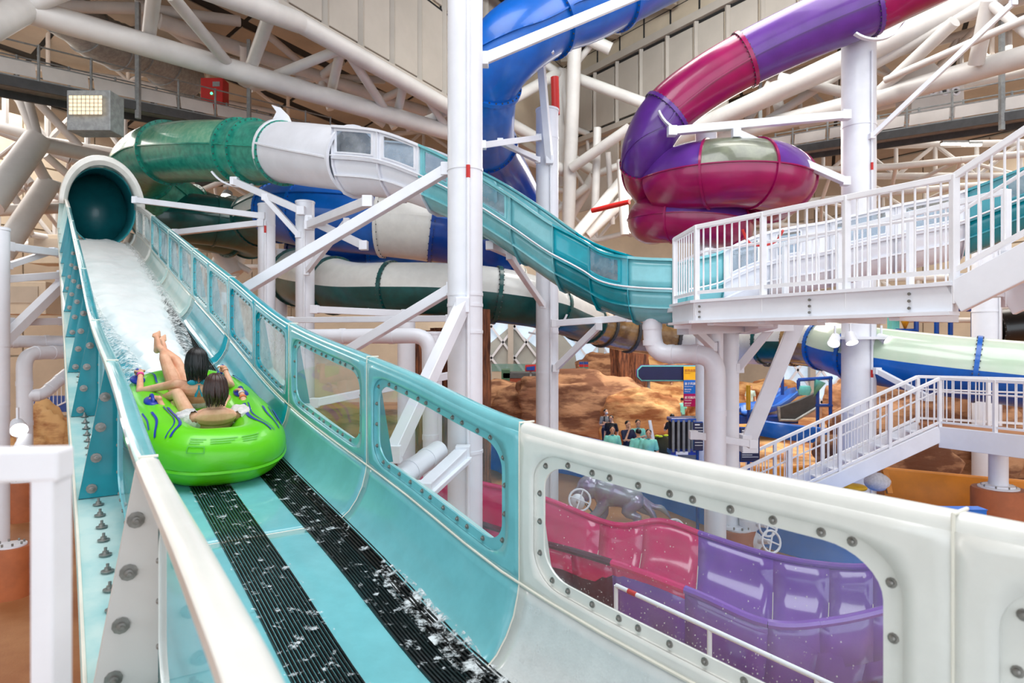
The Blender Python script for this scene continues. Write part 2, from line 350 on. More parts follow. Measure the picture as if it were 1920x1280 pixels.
for i in range(len(BR)-1):
    d0, d1 = BR[i], BR[i+1]; n = 20 if i < 5 else 10
    mb = MB(); mb.grid([[F(d, w, h) for w, h in prof(d)] for d in seq(d0, d1, n)]); mb.build('trough_section', TC[i], flume, solid=.012)
    # outer hull with the bolted ledge
    hp = lambda d: [(WL(d), -.9), (WL(d)+.25, -.9), (WL(d)+.262, -.94), (WL(d)+.255, -1.12), (WL(d)+.2, -1.33), (WL(d)+.02, -1.5), (WL(d)-.3, -1.56), (.3, -1.56), (-.02, -1.5), (-.2, -1.33), (-.25, -.92), (0, -.9)]
    mb = MB(); mb.grid([[F(d, w, h-.006) for w, h in hp(d)] for d in seq(d0, d1, n)])
    mb.build('outer_hull', 'hull_flat' if i < 5 else 'teal_pale', flume, ang=30)
    one = i in (0, 1, 2, 3)
    for side in (0, 1):
        wf = (lambda d: 0) if side == 0 else WL
        rg = [(0, -.1), (.0, -.035), (-.008, -.012), (-.03, 0), (-.07, 0), (-.088, -.015), (-.088, -.05)]
        if side: rg = [(-x, y) for x, y in rg]
        mb = MB(); mb.grid([[F(d, wf(d)+w, h) for w, h in rg] for d in seq(d0, d1, n)]); mb.build('rim', WC[i], flume, ang=50)
        if one: wins = [(d0+.11, d1-.10)]
        else: m_ = (d0+d1)/2; wins = [(d0+.1, m_-.07), (m_+.07, d1-.1)]
        if i == 0: wins = [(.35, d1-.09)]
        edges = [d0]+[(wins[k][1]+wins[k+1][0])/2 for k in range(len(wins)-1)]+[d1]
        for k, (a, b) in enumerate(wins):
            f = lambda s, h: F(s, wf(s), h)
            g = lambda s, h: F(s, wf(s)-(.018 if side == 0 else -.018), h)
            mb = MB(); hole = holed(mb, f, edges[k], edges[k+1], -.9, -.05, a, b, -.83, -.125, .17 if b-a > 1.2 else .13, 3)
            ring = [((x-(a+b)/2), (y+.4775)) for x, y in hole]
            W2, H2 = (b-a)/2, .3525
            ins = [((a+b)/2+x*(W2-.055)/W2, -.4775+y*(H2-.055)/H2) for x, y in ring]
            mb.build('side_panel', WC[i], flume, solid=.012)
            fr = MB(); fr.grid([[f(*p) for p in hole], [g(*p) for p in hole], [g(*p) for p in ins], [F(p[0], wf(p[0])-(.03 if side == 0 else -.03), p[1]) for p in ins]], True)
            wfm = fr.build('window_frame', WC[i], flume)
            pn = MB(); pane(pn, lambda s, h: F(s, wf(s)-(.026 if side == 0 else -.026), h), ins, 5)
            pn.build('window_pane', 'pane_clear' if i < 4 else 'pane_foggy', wfm, solid=0)
            if i <= 4:
                for (bs, bh) in ringpts(a+.03, b-.03, -.80, -.155, .14, .165):
                    if side == 0: share('bolt', bolt_m, F(bs, -.018, bh), flume, qin)
                    elif i >= 1: share('bolt', bolt_m, F(bs, wf(bs)+.018, bh), flume, qin)
            elif side == 0:
                for (bs, bh) in ringpts(a+.03, b-.03, -.80, -.155, .14, .15):
                    p = F(bs, -.018, bh); small_bolts.cyl(p, p+ND*.014, .011, .006, 6)
    # joint flanges (ribs) outside both walls
    for side in (0, 1):
        wl = WL(d0) if side else 0; sg = 1 if side else -1
        for dd in ([d0] if i < 4 else [d0, (d0+d1)/2]):
            if dd < 0: continue
            mb = MB(); pl = [F(dd, wl+sg*x, h) for x, h in ((0.01, -.06), (.085, -.03), (.235, -.9), (.01, -.9))]
            mb.thick(pl, TD*.028); mb.build('joint_rib', ('warm_white' if i <= 2 else 'teal_deep') if i != 8 else 'teal_pale', flume, smooth=False)
            if side and dd < 12:
                for q in range(4):
                    h = -.24-.2*q; share('rib_bolt', nut_m, F(dd, wl+.05+.1*(-h-.1)/.8+.02, h)-TD*.002, flume, V((0, 0, 1)).rotation_difference(-TD))
    if i > 0:
        MB().path([F(d0, w+(.004 if w < .5 else 0), h+.004) for w, h in prof(d0)], .006, 5).build('joint_seal', 'caulk', flume)
        MB().path([F(d0, .004, h) for h in (-.9, -.5, -.05, .002)]+[F(d0, -.1, .002)], .006, 5).build('joint_seal', 'caulk', flume)
        MB().path([F(d0, WL(d0)+.01, .003), F(d0, WL(d0)+.08, .003)], .006, 5).build('joint_seal', 'caulk', flume)
small_bolts.build('bolt', 'steel', flume)
mb = MB(); mb.path([F(d, .006, -.9) for d in seq(-.3, 19.9, 60)], .009, 6); mb.build('seam_seal', 'caulk', flume)
mb = MB(); mb.path([F(d, WL(d)+.25, -.895) for d in seq(-.3, 19.9, 60)], .008, 6); mb.build('seam_seal', 'caulk', flume)
# ledge bolts
for k in range(48):
    d = 1.35+k*.155; share('ledge_bolt', nut_m, F(d, WL(d)+.13, -.9), flume)
for k in range(30):
    d = 1.45+k*.25; share('ledge_bolt', bolt_m, F(d, WL(d)+.012, -.80), flume, qout)
# ribbed rubber strips on the floor
for (w0, w1) in ((.20, .53), (.82, 1.15)):
    ds = seq(-.3, 17, 90); nr = 15; rows = []
    for d in ds:
        r = []
        for k in range(nr):
            a = w0+(w1-w0)*k/nr; s = (w1-w0)/nr
            for x, hh in ((0, .0), (.16, .014), (.6, .014), (.8, .0)):
                w = a+s*x; base = -1.345 if w > .32 else (-1.345+(.32-w)*.27); r.append(F(d, w, base+.004+hh))
        rows.append(r)
    mb = MB(); mb.grid(rows); mb.build('grip_strip', 'rubber', flume, smooth=False)
# cross joints of the teal centre strip
for d in (4.6, 2.9, 6.2):
    mb = MB(); mb.path([F(d, .545, -1.343), F(d, .81, -1.343)], .004, 4); mb.build('floor_joint', 'seam', flume)
# tunnel mouth at the top
def mouth(th, rw, rh, d): 
    return F(d, .87-rw*math.cos(th), -.15+rh*math.sin(th))
rows = []
for d, s in ((19.6, 1.10), (19.62, 1.2), (19.8, 1.22), (20.1, 1.12)): rows.append([mouth(math.pi*k/24, .9*s, 1.28*s, d) for k in range(25)])
mb = MB(); mb.grid(rows); 
rows = [[mouth(math.pi*k/24, .9*s, 1.28*s, d) for k in range(25)] for d, s in ((19.6, 1.10), (19.7, 1.0), (20.3, .97))]; mb.grid(rows)
mb.build('tunnel_lip', 'cream', flume, solid=.02)
rows = [[mouth(2*math.pi*k/36, .9, 1.2, d) for k in range(37)] for d in seq(20.2, 22.6, 5)]
mb = MB(); mb.grid(rows); mb.build('tunnel_shell', 'tunnel_teal', flume, solid=.03)
rows = [[F(22.6, .87, -.15)]*37, rows[-1]]; mb = MB(); mb.grid(rows); mb.build('tunnel_bend', 'tunnel_teal', flume, solid=.03)
rows = [[F(d, w, h) for w, h in prof(d)] for d in seq(19.9, 22.4, 4)]; mb = MB(); mb.grid(rows); mb.build('trough_section', 'cream', flume, solid=.01)
for d in (19.95,):
    mb = MB(); 
    for sg, w in ((-1, 0), (1, WL(20))): mb.thick([F(d, w, -.9), F(d, w, .1), F(d-.0, w+sg*.2, .0), F(d, w+sg*.26, -.9)], TD*.05)
    mb.build('tunnel_flange', 'teal_pale', flume, smooth=False)

# ---------------------------------------------------------------- water in the flume
def nz(x, y): return math.sin(x*7.3+y*3.1)*.5+math.sin(x*13.7-y*9.2+1.3)*.3+math.sin(x*29.1+y*23.7)*.2
WW0 = pchip([6.6, 8, 10, 12, 14, 20, 21], [.50, .50, .48, .34, .2, .16, .2]); WW1 = pchip([6.6, 8, 9.5, 11, 13, 15, 21], [1.15, 1.18, 1.2, 1.36, 1.55, 1.62, 1.6])
ww = thing('white_water', 'churning white water pouring down the flume above the raft', 'water', F(12, .9, -1.3))
from mathutils import noise as NS
rows = []
for i, d in enumerate(seq(7.6, 21, 200)):
    a, b = WW0(d)+.05*nz(d*1.3, 1), WW1(d)+.06*nz(d*1.7, 5); r = []
    for k in range(33):
        t = k/32; w = a+(b-a)*t; e = min(1, min(t, 1-t)*5); e = math.sin(e*math.pi/2)
        hh = -1.34+e*(.14+.05*NS.noise((w*3.2, d*1.4, 0))+.025*NS.noise((w*11, d*6, 3)))+( -.01 if e == 0 else 0)
        if w < .3: hh += (.3-w)*.4
        if w > 1.45: hh += (w-1.45)*.5
        r.append(F(d, w, hh))
    rows.append(r)
mat('water_white', (250, 251, 251), .6, var=.02, scale=2.2, bump=.12, bscale=18, rgb2=(244, 248, 248), stretch=(1, 1, 1))
mb = MB(); mb.grid(rows); tag(mb.build('water_surface', 'water_white', ww), kind='stuff')
foam_mat('spray', .40, .62, 14, maxa=.95)
for sd in (0, 1):
    rows = []
    for d in seq(7.3, 20.5, 80):
        e = WW0(d) if sd == 0 else WW1(d); a, b = (max(.1, e-.16), e+.12) if sd == 0 else (e-.12, min(1.66, e+.16))
        rows.append([F(d, a+(b-a)*k/8, -1.315+.075*math.sin(k/8*math.pi)+(0 if .3 < a+(b-a)*k/8 < 1.45 else .05)) for k in range(9)])
    mb = MB(); mb.grid(rows); tag(mb.build('spray', 'spray', ww), kind='stuff')
foam_mat('foam_streak', .575, .66, 13, col=(225, 232, 236), stretch=(1, 1, 1), maxa=.8)
foam_mat('foam_swirl', .48, .62, 11, col=(235, 240, 242), maxa=.95)
wf = thing('foam_water', 'thin foaming water running over the black strips below the raft', 'water', F(3, .7, -1.3))
for (w0, w1, dd0, dd1, mt) in ((.80, 1.17, .5, 6.3, 'foam_streak'), (.22, .55, .5, 6.4, 'foam_streak'), (.10, .36, .6, 4.6, 'foam_swirl')):
    rows = [[F(d, w0+(w1-w0)*k/14, -1.318+.014*NS.noise((d*4, k*.3, 1))+max(0, .28-(w0+(w1-w0)*k/14))*.38) for k in range(15)] for d in seq(dd0, dd1, 160)]
    mb = MB(); mb.grid(rows); tag(mb.build('foam', mt, wf), kind='stuff')
foam_mat('foam_soft', .5, .75, 11, col=(240, 244, 244), maxa=.5, stretch=(1, 1, 1))
rows = [[F(d, 0.02+.2*k/6, (-.97, -1.1, -1.17, -1.22, -1.27, -1.31, -1.33)[k]+.012) for k in range(7)] for d in seq(.4, 3.5, 20)]
mb = MB(); mb.grid(rows); tag(mb.build('foam', 'foam_soft', wf), kind='stuff')

# drops on the nearest pane
mb = MB(); rnd = random.Random(4)
for k in range(420):
    u = rnd.random(); h = -.76+.5*rnd.random()**2.2; d = 2.08+1.28*u; r = rnd.choice((.001, .0014, .0018, .0024)); p = F(d, -.022, h); a = TD*r; b = V((0, 0, r*rnd.uniform(1, 1.8)))
    mb.add([p-a, p-b, p+a, p+b, p+ND*r*.7], [[0, 1, 4], [1, 2, 4], [2, 3, 4], [3, 0, 4]])
mat('droplet', (225, 222, 220), .08, coat=1); dp = mb.build('water_drops', 'droplet', flume); dp['kind'] = 'stuff'
# ================================================================= the hall
def LW(s, out=0, z=0): return V((3.2-.565*s-.870*out, 40-s+.492*out, H+z))      # upper left wall
def RW(s, out=0, z=0): return V((3.2+.7*s+.573*out, 40-s+.819*out, H+z))*1       # upper right wall
fl = MB(); fl.slab([(-75, -20), (75, -20), (75, 85), (-75, 85)], -.3, 0); fo = tag(fl.build('floor', 'floor_tan', smooth=False), kind='structure')
def wall(name, f, s0, s1, z0, z1, m='wall_beige', out=0, th=.3):
    mb = MB(); a, b = f(s0, out), f(s1, out); a2, b2 = f(s1, out+th), f(s0, out+th)
    mb.slab([a, b, a2, b2], H+z0, H+z1); return tag(mb.build(name, m, smooth=False), kind='structure')
wl_ = wall('wall_left', LW, -1.5, 62, 11, 24)
wr_ = wall('wall_right', RW, -1.5, 60, 12.2, 24)
ZB = [11.0, 14.8, 18.6]
for r in range(2):
    for k in range(15):
        s = 6.6+k*1.56; mb = MB(); mb.bar(LW(s+.06, -.06, ZB[r]+1.9+.06), LW(s+1.34, -.06, ZB[r]+1.9+.06), .12, 3.55); mb.build('wall_panel', 'wall_panel', wl_, smooth=False, bevel=.03)
for k in range(16):
    s = 6.6+k*1.56-.08; mb = MB(); mb.bar(LW(s, -.1, 10.9), LW(s, -.1, 19), .22, .2); mb.build('wall_mullion', 'wall_panel', wl_, smooth=False)
    mb = MB(); mb.bar(LW(s+.14, -.02, 10.95), LW(s+.14, -.02, 19), .07, .1); mb.build('wall_joint', 'seam', wl_, smooth=False)
for z in (10.98, 14.8): mb = MB(); mb.bar(LW(6, -.03, z), LW(31, -.03, z), .1, .1); mb.build('wall_joint', 'seam', wl_, smooth=False)
mb = MB(); mb.bar(LW(2, -.1, 10.8), LW(36, -.1, 10.8), .5, .34); mb.build('wall_sill', 'wall_panel', wl_, smooth=False)
for k in range(18):
    s = .95+k*1.5
    mb = MB(); mb.bar(RW(s+.1, -.06, 14.0), RW(s+1.3, -.06, 14.0), .12, 3.1); mb.build('wall_panel', 'wall_panel', wr_, smooth=False, bevel=.03)
    mb = MB(); mb.bar(RW(s, -.1, 12.2), RW(s, -.1, 15.7), .22, .2); mb.build('wall_mullion', 'wall_panel', wr_, smooth=False)
    mb = MB(); mb.bar(RW(s+.13, -.02, 12.2), RW(s+.13, -.02, 18), .07, .08); mb.build('wall_joint', 'seam', wr_, smooth=False)
for z in (12.35, 15.65): mb = MB(); mb.bar(RW(0, -.03, z), RW(30, -.03, z), .1, .12); mb.build('wall_joint', 'seam', wr_, smooth=False)
mb = MB(); mb.bar(RW(0, -.12, 15.95), RW(34, -.12, 15.95), .3, .4); mb.build('wall_sill', 'wall_panel', wr_, smooth=False)
mb = MB(); mb.bar(RW(0, -.12, 12.1), RW(34, -.12, 12.1), .3, .3); mb.build('wall_sill', 'wall_panel', wr_, smooth=False)
# lower panel courses under the right band
for k in range(6):
    s = .95+k*1.5; mb = MB(); mb.bar(RW(s+.1, .3, 9.9), RW(s+1.38, .3, 9.9), .12, 4.0); mb.build('wall_panel', 'wall_panel', wr_, smooth=False)
# ceiling over the hall, raised light strips between dark beams
ce = MB(); ce.add([LW(64, -.2, 17.6), LW(0, -.2, 17.6), RW(60, -.2, 17.6)], [[0, 1, 2]]); ceo = tag(ce.build('ceiling', 'roof_dark', smooth=False, solid=.3, recalc=False), kind='structure')
for k in range(9):
    a = RW(1+k*3.2, -.4, 17.2); b = a+V((-.9, -.2, 0))*14; b = LW(min(60, 1+k*5.5), -.4, 17.2)
    mb = MB(); mb.bar(a, b, .5, .7); mb.build('ceiling_beam', 'soffit', ceo, smooth=False)
for k in range(9):
    a = RW(3+k*2.4, -3, 16.9); mb = MB(); mb.bar(a, a+V((-6, -5, 0)), .12, .3); mb.build('duct_rail', 'galv', ceo, smooth=False)
# sloping soffits outside the upper walls, then lower walls
def soffit(name, f, s0, s1, z0, z1, out, n):
    o = None
    base = MB(); base.add([f(s0, 0, z0+.1), f(s1, 0, z0+.1), f(s1+4, out, z1+.1), f(s0-7, out, z1+.1)], [[0, 1, 2, 3]])
    o = tag(base.build(name, 'seam', smooth=False, solid=.1, recalc=False), kind='structure')
    rows = 5
    for i in range(n):
        for j in range(rows):
            a, b = s0+(s1-s0)*i/n, s0+(s1-s0)*(i+1)/n; t0, t1 = j/rows, (j+1)/rows; g = .012
            q = lambda s, t: f(s+(4*(s-s0)/(s1-s0)-7*(1-(s-s0)/(s1-s0)))*t, out*t, z0+(z1-z0)*t)
            e = (b-a)*.02
            mb = MB(); mb.thick([q(a+e, t0+g), q(b-e, t0+g), q(b-e, t1-g), q(a+e, t1-g)], (0, 0, .05)); mb.build('soffit_panel', 'soffit', o, smooth=False)
    return o
soffit('ceiling', LW, 0, 60, 17, 14, 26, 12)
soffit('ceiling', RW, 0, 58, 17, 14, 28, 12)
wall('wall_left', LW, -9, 66, -4.6, 14.2, 'wall_beige', 26)
wall('wall_right', RW, -9, 62, -4.6, 14.2, 'wall_beige', 28)
mb = MB(); mb.add([LW(0, 0, 17.1), LW(-7, 26, 14.1), RW(-7, 28, 14.1)], [[0, 1, 2]]); tag(mb.build('ceiling', 'soffit', smooth=False, recalc=False), kind='structure')
mb = MB(); mb.slab([(-16, 48.6), (17, 48.6), (17, 49), (-16, 49)], 0, H+16); tag(mb.build('wall_back', 'wall_beige', smooth=False), kind='structure')
for nm, f, out in (('wall_left', LW, 25.9), ('wall_right', RW, 27.9)):
    par = [o for o in bpy.data.objects if o.name.startswith(nm) and o.parent is None][-1]
    for k in range(18):
        for r in range(5):
            a, b = f(k*3.4-8+.03, out, r*3.7-4.5), f(k*3.4-4.6-.05, out, r*3.7-4.5)
            MB().bar(a+V((0, 0, 1.82)), b+V((0, 0, 1.82)), .12, 3.6).build('wall_panel', 'wall_beige', par, smooth=False)
# glazed corner with white diamond lattice, far behind the rocks
def glazing(n, x0, x1, Y, z0, z1, px=1.7, pz=2.3):
    g = tag(MB().box(((x0+x1)/2, Y+.25, H+(z0+z1)/2), x1-x0, .06, z1-z0).build('window_%d' % n, 'day_glow', smooth=False), kind='structure')
    k = 0; w = x1-x0; hgt = z1-z0; sl = pz/px; x = x0-hgt/sl
    while x < x1:
        for sg in (1, -1):
            pts = []
            a = V((x, 0, z0)) if sg == 1 else V((x+hgt/sl, 0, z0)); b = V((x+hgt/sl, 0, z1)) if sg == 1 else V((x, 0, z1))
            # clip to the window
            t0, t1 = 0, 1; dx = b.x-a.x
            for lim, s_ in ((x0, 1), (x1, -1)):
                t = (lim-a.x)/dx
                if (dx > 0) == (s_ == 1): t0 = max(t0, t)
                else: t1 = min(t1, t)
            if t1-t0 > .02:
                p, q = a.lerp(b, t0), a.lerp(b, t1); mb = MB(); mb.bar((p.x, Y, H+p.z), (q.x, Y, H+q.z), .16, .16, (0, 1, 0)); mb.build('glazing_bar', 'white', g, smooth=False)
        x += px
    for x in (x0, (x0+x1)/2, x1): mb = MB(); mb.box((x, Y-.1, H+(z0+z1)/2), .4, .4, hgt); mb.build('window_mullion', 'wall_panel', g, smooth=False)
    return g
glazing(1, -2.4, 2.2, 47, -4.6, 2.2)
glazing(2, 3.0, 10.2, 47.5, -4.6, 2.0)
glazing(3, 19, 24, 46, -4.6, 0.5)
mat('screen_grey', (176, 178, 172), .6, var=.06, scale=.5)
for n, pts in ((1, [(-2.3, 0), (-.15, 0), (-.15, H+1.1), (-2.3, H-.7)]), (1, [(-.05, 0), (2.1, 0), (2.1, H-.7), (-.05, H+1.1)]), (2, [(3.1, 0), (5.3, 0), (4.6, H-.6), (3.1, H+1.2)]), (2, [(8.2, 0), (10.1, 0), (10.1, H+1.6), (9.1, H+1.3)])):
    MB().thick([(x, 47.12, z) for x, z in pts], (0, .1, 0)).build('screen_panel', 'screen_grey', bpy.data.objects['window_%d' % n], smooth=False)

# ---------------------------------------------------------------- trusses
def truss(label, items, name='roof_truss', m='warm_white', cat='truss', group=None):
    ps = [(P(*a), P(*b), r, nm) for a, b, r, nm in items]; c = ps[0][0]
    t = thing(name, label, cat, c, group)
    for a, b, r, nm in ps: mb = MB(); mb.cyl(a, b, r, seg=12); mb.build(nm, m, t)
    return t
def girder(label, A, B, n, dz, r=.22, rb=.12, name='roof_truss', m='warm_white', group=None, web=None):
    """two long chords and zigzag webs; A and B are (px,py,d) ends of the lower chord, dz(t) the depth upwards"""
    a, b = P(*A), P(*B); t = thing(name, label, 'truss', a, group); web = web or V((0, 0, 0))
    lo = [a.lerp(b, i/n) for i in range(n+1)]; hi = [p+V((0, 0, dz))+web for p in lo]
    MB().cyl(lo[0], lo[-1], r).build('chord', m, t); MB().cyl(hi[0], hi[-1], r).build('chord', m, t)
    for i in range(n):
        MB().cyl(lo[i], hi[i], rb, seg=8).build('brace', m, t)
        MB().cyl(*((hi[i], lo[i+1]) if i % 2 == 0 else (lo[i], hi[i+1])), rb, seg=8).build('brace', m, t)
    return t
truss('big white tubular roof truss crossing the upper left of the hall above the green tube', [
    ((-40, 60, 15), (45, 15, 17), .36, 'chord'), ((45, 18, 17), (855, 252, 28), .34, 'chord'), ((855, 252, 28), (1060, 320, 33), .33, 'chord'),
    ((290, -60, 15), (560, 42, 20), .32, 'chord'), ((560, 42, 20), (860, 212, 27), .30, 'chord'),
    ((45, 15, 17), (230, -60, 17), .22, 'brace'), ((277, 85, 20), (292, -40, 17), .2, 'brace'),
    ((320, -10, 17), (455, 152, 22), .17, 'brace'), ((508, 22, 19.2), (460, 155, 22.5), .2, 'brace'), ((502, -30, 18.5), (507, 20, 19.2), .26, 'brace'),
    ((470, 160, 23), (640, 92, 21.6), .17, 'brace'), ((640, 90, 21.6), (617, 188, 25), .17, 'brace'),
    ((650, 95, 21.8), (735, 225, 26), .17, 'brace'), ((758, 155, 24.5), (742, 225, 26.5), .17, 'brace'), ((760, 240, 27), (850, 205, 27), .17, 'brace'), ((795, 176, 25.4), (845, 250, 28), .15, 'brace')])
truss('second row of white roof tubes directly behind the big upper left truss', [
    ((90, 12, 25), (270, 16, 27), .24, 'chord'), ((270, 16, 27), (450, 40, 29), .24, 'chord'), ((290, 30, 27), (440, 140, 31), .24, 'brace'), ((265, 0, 27), (270, 75, 28), .26, 'brace'),
    ((300, 40, 27), (600, 145, 32), .33, 'chord'), ((600, 145, 32), (850, 228, 36), .33, 'chord'), ((460, 85, 29), (462, 150, 30), .25, 'brace'),
    ((490, 55, 29), (590, 140, 32), .17, 'brace'), ((600, 145, 32), (470, 165, 30), .2, 'brace'), ((600, 145, 32), (720, 150, 34), .2, 'brace'), ((600, 145, 32), (620, 205, 32), .2, 'brace'), ((595, 150, 32), (720, 235, 34), .18, 'brace'),
    ((600, 145, 32), (640, 115, 31), .22, 'brace'), ((700, 195, 34), (760, 165, 33), .2, 'brace'), ((715, 195, 34), (740, 240, 34), .2, 'brace'), ((800, 215, 35), (850, 180, 35), .2, 'brace')])
girder('pale tubular girder running low behind the catwalk on the left', (10, 250, 30), (420, 320, 36), 6, 2.3, .2, .13)
truss('bundle of white braces meeting at bolted plates beside the tunnel mouth', [
    ((70, 262, 24), (-20, 385, 22), .45, 'bolted_arm'), ((0, 480, 23), (90, 345, 25), .4, 'bolted_arm'), ((70, 262, 24), (30, 165, 25), .2, 'brace'), ((70, 262, 24), (47, 170, 25), .2, 'brace'), ((60, 255, 24), (-10, 235, 25), .2, 'brace'),
    ((75, 270, 24), (215, 300, 27), .28, 'chord'), ((75, 265, 24), (140, 278, 26), .2, 'brace'), ((60, 290, 24), (90, 345, 25), .2, 'brace'), ((90, 345, 25), (175, 370, 27), .22, 'brace'), ((90, 345, 25), (45, 400, 25), .2, 'brace'), ((85, 290, 26), (130, 330, 27), .16, 'brace'),
    ((-10, 395, 24), (110, 390, 26), .22, 'chord'), ((0, 330, 26), (60, 420, 27), .16, 'brace'), ((20, 300, 27), (60, 345, 27), .16, 'brace'), ((60, 180, 26), (150, 275, 27), .17, 'brace')])
truss('cluster of leaning white tubes rising behind the dark green coil', [
    ((345, 345, 30), (440, 515, 30), .45, 'leg'), ((450, 420, 31), (400, 520, 30), .42, 'leg'), ((465, 440, 31), (430, 520, 30), .36, 'leg'), ((250, 380, 30), (470, 445, 30), .12, 'brace'), ((355, 440, 30), (470, 510, 30), .14, 'brace'), ((420, 350, 33), (540, 330, 33), .1, 'brace'), ((370, 360, 33), (430, 335, 33), .14, 'brace')])
truss('white corner mast with branching arms where the two panelled walls meet', [
    ((1065, 430, 33), (1078, 75, 31), .34, 'mast'), ((1046, 350, 34), (1052, 130, 33), .34, 'mast'), ((1080, 120, 32), (1048, 80, 31), .16, 'brace'), ((1080, 120, 32), (1118, 72, 31), .16, 'brace'), ((1070, 58, 31), (1145, 92, 31), .3, 'cap_plate'),
    ((1050, 135, 33), (955, 190, 31), .27, 'brace'), ((1085, 148, 32), (1225, 200, 30), .27, 'brace'), ((1052, 140, 33), (1000, 105, 32), .2, 'brace'), ((1055, 150, 33), (1066, 230, 33), .2, 'brace'),
    ((955, 230, 33), (1120, 325, 35), .3, 'chord'), ((1072, 315, 32), (1180, 240, 30), .25, 'chord'), ((1120, 240, 32), (1115, 430, 32), .2, 'mast'), ((1140, 285, 32), (1148, 420, 33), .14, 'brace'), ((1110, 330, 33), (1190, 300, 33), .2, 'brace'), ((1080, 440, 30), (1190, 310, 32), .26, 'brace'), ((1120, 320, 34), (1060, 420, 35), .3, 'brace')])
truss('big white tubular truss passing behind the magenta and purple tube', [
    ((1180, 300, 33), (1560, 125, 24), .42, 'chord'), ((1560, 125, 24), (1930, -40, 19), .42, 'chord'), ((1330, 262, 30), (1640, 185, 23), .34, 'chord'), ((1640, 185, 23), (1960, 95, 19), .34, 'chord'),
    ((1235, 300, 31), (1350, 240, 29), .25, 'brace'), ((1350, 215, 29), (1362, 270, 29), .2, 'brace'), ((1445, 155, 27), (1400, 230, 28), .18, 'brace'), ((1450, 155, 27), (1465, 220, 27), .22, 'brace'), ((1460, 145, 26), (1590, 175, 25), .2, 'brace'),
    ((1400, 250, 28), (1580, 135, 25), .17, 'brace'), ((1640, 180, 23), (1790, 40, 20), .2, 'brace'), ((1640, 120, 23), (1900, -20, 19), .2, 'brace'), ((1830, 120, 20), (1855, 0, 19), .22, 'brace'), ((1855, 5, 19), (1960, 90, 18), .14, 'brace'), ((1660, 150, 22), (1935, 30, 18), .12, 'brace')])
girder('slender white truss high on the right beyond the big column', (1500, 235, 34), (1990, 120, 27), 6, 2.4, .2, .13)
girder('pale girder under the right catwalk beyond the purple bowl', (1480, 330, 36), (2000, 330, 30), 7, 1.6, .17, .1)
girder('pale girder low across the right background', (1380, 440, 40), (2000, 395, 32), 8, 1.7, .16, .1)
girder('pale girder far behind the blue and cream slides', (520, 330, 44), (860, 290, 46), 5, 2.0, .18, .11)
girder('low pale girder at the far left edge of the hall', (-60, 480, 34), (200, 430, 38), 5, 2.2, .2, .12)
girder('cream girder across the far end behind the striped splash frames', (1380, 580, 42), (1960, 575, 36), 8, 1.8, .2, .12)
girder('cream girder behind the small windows at far centre', (640, 545, 48), (1420, 560, 50), 9, 1.6, .16, .1)
truss('white leaning tubes standing behind the teal flume on the right', [
    ((1180, 440, 30), (1250, 320, 31), .2, 'brace'), ((1100, 440, 31), (1195, 350, 31), .26, 'brace'), ((1165, 300, 30), (1172, 440, 30), .22, 'mast'), ((1000, 430, 34), (1100, 350, 34), .22, 'brace')])

def frame(label, rows, m='warm_white'):
    '''a lattice between several chords; rows of (px,py,d) lists of equal length'''
    R_ = [[P(*a) for a in r] for r in rows]; t = thing('roof_frame', label, 'truss', R_[0][0])
    for r in R_:
        for a, b in zip(r, r[1:]): MB().cyl(a, b, .17, seg=10).build('chord', m, t)
    for r, q in zip(R_, R_[1:]):
        for i in range(len(r)):
            MB().cyl(r[i], q[i], .1, seg=8).build('brace', m, t)
            if i < len(r)-1: MB().cyl(*((r[i], q[i+1]) if i % 2 else (r[i+1], q[i])), .1, seg=8).build('brace', m, t)
frame('dense lattice of pale tubes at the far left, between catwalk and tunnel mouth', [[(-60, 225, 27), (40, 262, 28), (130, 300, 29), (220, 330, 31)], [(-60, 340, 30), (50, 352, 30), (120, 372, 31), (230, 385, 33)], [(-60, 430, 33), (60, 440, 33), (130, 452, 34), (240, 440, 36)]])
frame('lattice of pale tubes hung below the right catwalk', [[(1440, 310, 33), (1560, 318, 33), (1680, 312, 32), (1800, 300, 31), (1960, 285, 30)], [(1400, 372, 35), (1540, 378, 35), (1670, 362, 34), (1790, 350, 33), (1960, 340, 32)], [(1400, 420, 38), (1540, 425, 38), (1670, 405, 37), (1790, 395, 36), (1960, 380, 35)]])
frame('lattice of pale tubes behind the upper blue tube and open column', [[(930, 180, 36), (1010, 215, 37), (1100, 250, 38), (1190, 290, 38)], [(940, 330, 38), (1020, 350, 38), (1110, 370, 39), (1190, 360, 39)], [(960, 420, 39), (1040, 440, 39), (1120, 450, 40), (1200, 430, 40)]])
frame('lattice of pale tubes behind the wide blue tube slide', [[(280, 330, 38), (400, 325, 38), (520, 320, 39), (640, 315, 40)], [(300, 420, 39), (410, 410, 39), (520, 405, 40), (650, 410, 41)], [(300, 500, 40), (410, 500, 40), (520, 500, 41), (650, 500, 42)]])
frame('high lattice of pale tubes above the left catwalk', [[(-60, -20, 28), (90, 20, 30), (240, 60, 32), (390, 100, 34), (540, 140, 36)], [(-60, 100, 31), (90, 130, 33), (240, 150, 35), (390, 185, 37), (540, 215, 39)]])
frame('high lattice of pale tubes beyond the wide column at right', [[(1440, 150, 31), (1580, 110, 29), (1720, 60, 28), (1860, 20, 27), (1990, -20, 26)], [(1440, 235, 34), (1580, 205, 32), (1720, 165, 31), (1860, 140, 30), (1990, 110, 29)]])
frame('low pale lattice behind the far end of the fat pale green tube', [[(1440, 560, 40), (1560, 560, 40), (1700, 556, 39), (1850, 552, 38)], [(1440, 600, 41), (1560, 602, 41), (1700, 600, 40), (1850, 600, 39)]])
